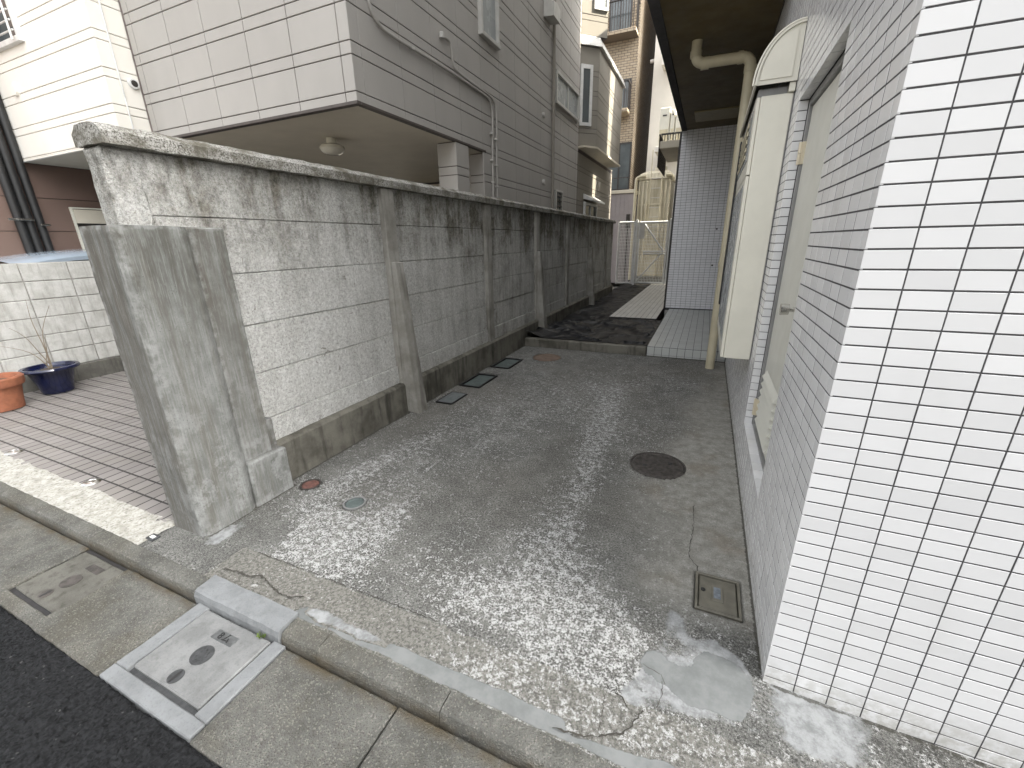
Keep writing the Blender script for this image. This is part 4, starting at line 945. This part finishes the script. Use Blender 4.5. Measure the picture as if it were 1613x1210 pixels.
# brick building behind
bb = thing('brick_building', 'tan brick apartment block with balconies at the end of the passage', 'building', (-5, 22, 0))
MB().box(-7.5, -3.38, 20, 28, 0, 15).build('wall', M_BRICK, bb)
for z in (9.0, 6.4):
    x1 = -3.40 if z > 8 else -3.55; x0 = -4.75 if z > 8 else -4.05
    b_ = MB().bbox(x0-.4, x1, 19.35, 19.995, z-.02, z+.10, .01).build('balcony', M_BRICK, bb)
    for j in range(int((x1-x0+.4)/.10)): MB().box(x0-.38+.10*j, x0-.355+.10*j, 19.37, 19.395, z+.1, z+1.0).build('balcony_bar', M_DARKMET, b_)
    MB().bbox(x0-.4, x1, 19.35, 19.42, z+1.0, z+1.05, .005).build('handrail', M_DARKMET, b_)
    for j in range(4): MB().box(x1-.03, x1-.005, 19.45+.12*j, 19.475+.12*j, z+.1, z+1.0).build('balcony_bar', M_DARKMET, b_)
    MB().bbox(x1-.06, x1, 19.421, 19.99, z+1.0, z+1.05, .005).build('handrail', M_DARKMET, b_)
for (x0, x1, z0, z1) in [(-4.5, -3.75, 9.2, 11.0), (-4.0, -3.62, 6.55, 7.6), (-4.3, -3.45, 3.65, 5.35)]:
    w_ = MB().bbox(x0, x1, 19.97, 19.999, z0, z1, .004).build('window', M_GLASS, bb)
    MB().bbox(x0-.06, x1+.06, 19.95, 19.998, z1, z1+.06, .004).bbox(x0-.06, x1+.06, 19.93, 19.998, z0-.08, z0, .004).bbox(x0-.06, x0, 19.95, 19.998, z0, z1, .004).bbox(x1, x1+.06, 19.95, 19.998, z0, z1, .004).bbox((x0+x1)/2-.025, (x0+x1)/2+.025, 19.95, 19.968, z0, z1, .004).build('frame', M_DARKMET, w_)
rl = MB().tube([(-4.4, 19.7, 4.05), (-3.4, 19.7, 4.05)], .02, 6).tube([(-4.4, 19.7, 3.55), (-3.4, 19.7, 3.55)], .03, 6).tube([(-3.42, 19.7, 4.05), (-3.42, 20, 4.05)], .02, 6).build('window_rail', M_DARKMET, bb)

wb_ = thing('white_building', 'white rendered apartment building with water heaters behind the tank', 'building', (-1, 22, 0))
MB().box(-2.83, 3.5, 20.6, 28, 0, 17).build('wall', M_WHITEB, wb_)
MB().tube([(-2.83, 20.9, 8.4), (-3.02, 20.9, 8.4)], .065, 10).build('vent_pipe', M_WHITEMET, wb_)
sb1 = MB().bbox(-2.39, -1.1, 19.3, 20.595, 4.83, 5.02, .01).build('balcony', M_WHITEB, wb_)
sb2 = MB().bbox(-2.45, -1.5, 19.9, 20.595, 7.9, 8.38, .01).build('balcony', M_WHITEB, wb_)
MB().bbox(-2.43, -1.5, 19.92, 19.96, 8.382, 9.0, .005).build('balustrade', M_DARKMET, sb2)
for k in range(3):
    x, wd_ = [(-2.32, .38), (-1.91, .16), (-1.72, .30)][k]
    h_ = thing('water_heater', ['wide cream water heater box on the white building', 'narrow cream water heater box between two wider ones', 'cream water heater box on the white building, rightmost'][k], 'water heater', (x+.15, 19.7, 5.02), 'water heaters on the white building')
    MB().bbox(x, x+wd_, 19.55, 19.95, 5.025, 6.38-.1*k, .03).build('casing', M_CREAM, h_); MB().bbox(x+wd_*.3, x+wd_*.7, 19.535, 19.549, 6.08, 6.13, .004).build('exhaust_slot', M_DARKMET, h_)
    MB().bbox(x+.03, x+wd_-.03, 19.543, 19.549, 5.2, 5.63, .003).build('access_panel', M_CREAM2, h_)
rb = thing('rear_shade_block', 'plain unseen block added behind the tiled wing to shade the tank', 'building', (1, 18, 0))
MB().box(-.9, 2.4, 16.15, 19.2, 0, 9).build('wall', M_WALLB, rb); MB().bbox(-.95, 2.45, 16.1, 19.25, 9.001, 9.2, .02).build('parapet', M_WALLB, rb)  # unseen block added to keep sun off the tank

# ================================================================== COVERS IN THE GROUND
def disc_cover(name, label, cat, c, r, mat, rimmat, z=.001, group=None):
    t = thing(name, label, cat, (c[0], c[1], z))
    MB().lathe([(r+.012, -.03), (r+.012, .0), (r+.001, .0), (r+.001, -.006), (r-.001, -.03)], (c[0], c[1], z+.001), 40).build('frame', rimmat, t)
    MB().lathe([(r-.003, -.03), (r-.003, -.002), (r-.010, .001), (r-.018, .001), (r-.022, -.002)], (c[0], c[1], z), 40).build('lid', mat, t)
    return t
mh = disc_cover('manhole_cover', 'large round dark iron manhole cover with parallel ribs in the driveway', 'manhole cover', (-.165, 2.937), .185, M_RUST, M_RUST)
for k in range(-6, 7):
    yy = k*.0245; L_ = math.sqrt(max(.163**2-yy*yy, 0)); 
    a_ = Vector((.985, .17, 0)); b_ = Vector((-.17, .985, 0)); c0 = Vector((-.165, 2.937, 0))
    if L_ < .02: continue
    q_ = [c0+a_*s*L_+b_*(yy+t*.0065) for s, t in ((-1,-1),(1,-1),(1,1),(-1,1))]
    MB().prism([(p.x, p.y) for p in q_], -.003, .004).build('rib', M_RUST, mh)
for s in (-1, 1): MB().lathe([(.017, .001), (.017, .0062), (.002, .0062)], (-.165+s*.085, 2.937+s*.045, .0), 14).build('lift_hole', M_BLACK, mh)
disc_cover('drain_cover', 'small red brown round cover beside the gate pillar base', 'drain cover', (-2.355, 1.757), .058, M_REDC, M_RUST)
disc_cover('valve_cover', 'small round grey green cap in the driveway, larger than the red one', 'valve cover', (-1.905, 1.705), .060, M_PLAS, M_FRAME)
disc_cover('drain_disc', 'flat rust brown round cover near the rear yard kerb', 'drain cover', (-1.945, 5.53), .185, M_RUSTP, M_RUSTP)
def rect_cover(name, label, cat, x0, x1, y0, y1, mat, fmat, z=.0, fw_=.016, drop=.004):
    t = thing(name, label, cat, ((x0+x1)/2, (y0+y1)/2, z))
    MB().bbox(x0, x1, y0, y0+fw_, z-.05, z+.002, .002).bbox(x0, x1, y1-fw_, y1, z-.05, z+.002, .002).bbox(x0, x0+fw_, y0+fw_, y1-fw_, z-.05, z+.002, .002).bbox(x1-fw_, x1, y0+fw_, y1-fw_, z-.05, z+.002, .002).build('frame', fmat, t)
    MB().bbox(x0+fw_+.004, x1-fw_-.004, y0+fw_+.004, y1-fw_-.004, z-.05, z-drop, .004).build('lid', mat, t)
    return t
ht = rect_cover('resin_hatch', 'taupe rectangular meter hatch beside the white tiled corner', 'hatch', .124, .316, 1.673, 1.911, M_RESIN, M_RESIN, .001, .012, .003)
MB().lathe([(.010, -.004), (.010, .0008), (.001, .0008)], (.158, 1.80, .001), 14).build('finger_hole', M_BLACK, ht)
MB().bbox(.193, .243, 1.745, 1.845, -.004, .003, .002).build('name_plate_frame', M_RESIN, ht)
MB().bbox(.203, .233, 1.760, 1.830, -.004, .0042, .001).build('name_plate', plain('worn_blue_plate', (.14, .16, .18), .5, var=.3, scale=60), ht)
c1 = rect_cover('meter_cover', 'small bright bordered rectangular cover, nearest of the three along the wall', 'meter cover', -2.45, -2.246, 3.45, 3.775, M_PLAS, M_BLACK, .001, .014, .002)
MB().bbox(-2.43, -2.266, 3.47, 3.483, -.003, .004, .001).bbox(-2.43, -2.266, 3.742, 3.755, -.003, .004, .001).bbox(-2.43, -2.417, 3.484, 3.741, -.003, .004, .001).bbox(-2.279, -2.266, 3.484, 3.741, -.003, .004, .001).build('border', M_NEWC, c1)
for k in range(6): MB().bbox(-2.405, -2.30, 3.515+.036*k, 3.527+.036*k, -.003, .003, .001).build('rib', M_NEWC, c1)
rect_cover('meter_cover', 'sunken grey green rectangular cover, middle of the three along the wall', 'meter cover', -2.505, -2.235, 4.02, 4.51, M_PLAS, M_BLACK, .0, .02, .014)
rect_cover('meter_cover', 'sunken grey green rectangular cover, farthest of the three along the wall', 'meter cover', -2.505, -2.235, 4.84, 5.32, M_PLAS, M_BLACK, .0, .02, .014)

# gutter lids
def oval(mb, cx, cy, rx, ry, z0, z1, n=28):
    return mb.prism([(cx+rx*math.cos(2*math.pi*k/n), cy+ry*math.sin(2*math.pi*k/n)) for k in range(n)], z0, z1)
gl = thing('gutter_lid', 'new pale concrete gutter lid with iron plates and a blue grey frame', 'gutter lid', (-1.76, .65, -.05))
z = -.046
m = MB().bbox(-2.055, -1.465, .437, .495, -.13, z, .004).bbox(-2.055, -1.978, .496, .828, -.13, z, .004).bbox(-1.534, -1.465, .496, .828, -.13, z, .004)
rough(m, .0015, 20, 77, step=.06); m.build('frame', M_NEWC, gl)
m = MB().bbox(-1.972, -1.541, .516, .818, -.13, z+.002, .006); rough(m, .0015, 20, 78, step=.06); m.build('lid', M_LID, gl)
MB().box(-1.978, -1.534, .4955, .8285, -.13, z-.018).build('slot', M_IRON, gl)
kerb_stone(-2.09, -1.505, 300, M_NEWC, .010, .938, 'kerb_piece', gl, .822)
MB().bbox(-1.808, -1.678, .726, .770, z-.004, z+.004, .001).build('number_plate', M_GREYIRON, gl)
oval(MB(), -1.750, .657, .047, .044, z-.004, z+.0045).build('round_plate', M_IRON, gl)
t_ = MB()
oval(t_, -1.750, .657, .040, .037, z+.003, z+.0052); t_.build('round_plate_field', M_IRON, gl)
for k in range(7):
    a = 2*math.pi*k/7; oval(MB(), -1.750+.022*math.cos(a), .657+.022*math.sin(a), .006, .006, z+.005, z+.0075, 8).build('raised_mark', M_IRON, gl)
oval(MB(), -1.752, .557, .030, .030, z-.004, z+.004).build('handle_cup', M_IRON, gl)
oval(MB(), -1.752, .557, .006, .027, z+.0035, z+.0048).build('handle_slot', M_BLACK, gl)
fc = bpy.data.curves.new('number_text', 'FONT'); fc.body = '8\u30e0'; fc.size = .044; fc.extrude = .0012; fc.align_x = 'CENTER'; fc.align_y = 'CENTER'; fc.space_character = 1.25
fo = bpy.data.objects.new('number_text', fc); COL.objects.link(fo); bpy.context.view_layer.update()
tm = bpy.data.meshes.new_from_object(fo.evaluated_get(bpy.context.evaluated_depsgraph_get())); bpy.data.objects.remove(fo)
tm.materials.clear(); link('raised_lettering', tm, M_BLACK, gl, None, Matrix.Translation((-1.743, .747, z+.0048)))
ol = thing('gutter_lid', 'old stained concrete gutter lid near the tiled forecourt', 'gutter lid', (-2.81, .65, -.05))
z = -.052
m = MB().bbox(-3.255, -2.665, .437, .82, -.14, z-.006, .004)
m = MB().bbox(-3.26, -3.075, .437, .824, -.14, z, .004).bbox(-2.605, -2.56, .437, .824, -.14, z, .004).bbox(-3.074, -2.606, .437, .495, -.14, z, .004); rough(m, .002, 18, 97, step=.06); m.build('frame', M_GUT, ol)
m = MB().bbox(-3.054, -2.626, .516, .803, -.14, z+.001, .006); rough(m, .002, 18, 98, step=.06); m.build('lid', M_OLDLID, ol)
MB().box(-3.073, -2.607, .4955, .823, -.14, z-.012).build('slot', M_BLACK, ol)
MB().bbox(-2.88, -2.76, .725, .765, z-.004, z+.0035, .001).build('number_plate', M_RUST, ol)
oval(MB(), -2.83, .65, .047, .044, z-.004, z+.004).build('round_plate', M_RUST, ol)
oval(MB(), -2.84, .557, .028, .028, z-.004, z+.0035).build('handle_cup', M_RUST, ol)
oval(MB(), -2.84, .557, .006, .024, z+.003, z+.0044).build('handle_slot', M_BLACK, ol)

# studs in the forecourt paving
for k, (x, lab) in enumerate([(-5.07, 'small steel stud in the forecourt tiles, farther from the pillar'), (-3.845, 'small steel stud in the forecourt tiles, nearer to the pillar')]):
    t = thing('metal_stud', lab, 'stud', (x, 1.165, 0), 'steel studs in the forecourt tiles')
    MB().lathe([(.055, .0), (.055, .004), (.045, .012), (.03, .014), (.026, .010)], (x, 1.165, .001), 28).build('ring', M_CHROME, t, smooth=True)
    MB().lathe([(.02, .009), (.018, .013), (.004, .015)], (x, 1.165, .001), 16).build('cap', M_CHROME, t, smooth=True)
# brass boundary plate and a small weed
bpz = thing('boundary_marker', 'small metal boundary plate in the concrete before the pillar', 'marker', (-2.72, .99, 0))
MB().bbox(-2.765, -2.70, .965, 1.01, -.01, .010, .002).build('plate', M_IRON, bpz); MB().bbox(-2.75, -2.715, .978, .997, .004, .012, .001).build('centre', M_WHITEMET, bpz)
wd = thing('weed', 'tiny green weed in the joint of the gutter lid', 'weed', (-1.60, .82, -.05))
for k in range(9):
    a = k*.7; x, y = -1.60+.006*math.cos(a), .817+.004*math.sin(a)
    MB().raw([(x-.003, y, -.05), (x+.003, y, -.05), (x+.022*math.cos(a)+.002, y+.015*math.sin(a), -.032), (x+.010*math.cos(a), y+.008*math.sin(a)+.003, -.028)], [(0, 1, 2, 3)]).build('leaf', plain('leaf_green', (.09, .13, .03), .6) if k == 0 else bpy.data.materials['leaf_green'], wd)

# house added across the street, out of view, to balance the light
for (hx0, hx1, lab) in [(1.6, 14, 'plain unseen house added across the street to balance the light')]:
    ac = thing('light_balance_house', lab, 'house', ((hx0+hx1)/2, -8, 0))
    MB().box(hx0, hx1, -12, -5.6, -.1, 6.2).build('wall', M_WALLB, ac)
    MB().bbox(hx0-.3, hx1+.3, -12.3, -5.3, 6.2, 6.4, .03).build('roof', M_FRAME, ac)
    for k in range(3):
        for z0 in (1.0, 3.8):
            x_ = hx0+1.2+3.4*k
            w_ = MB().bbox(x_, x_+1.5, -5.6, -5.57, z0, z0+1.3, .01).build('window', M_GLASS, ac)
            MB().bbox(x_-.06, x_+1.56, -5.59, -5.52, z0-.08, z0-.002, .01).bbox(x_-.06, x_+1.56, -5.59, -5.54, z0+1.302, z0+1.37, .01).build('frame', M_ALU, w_)
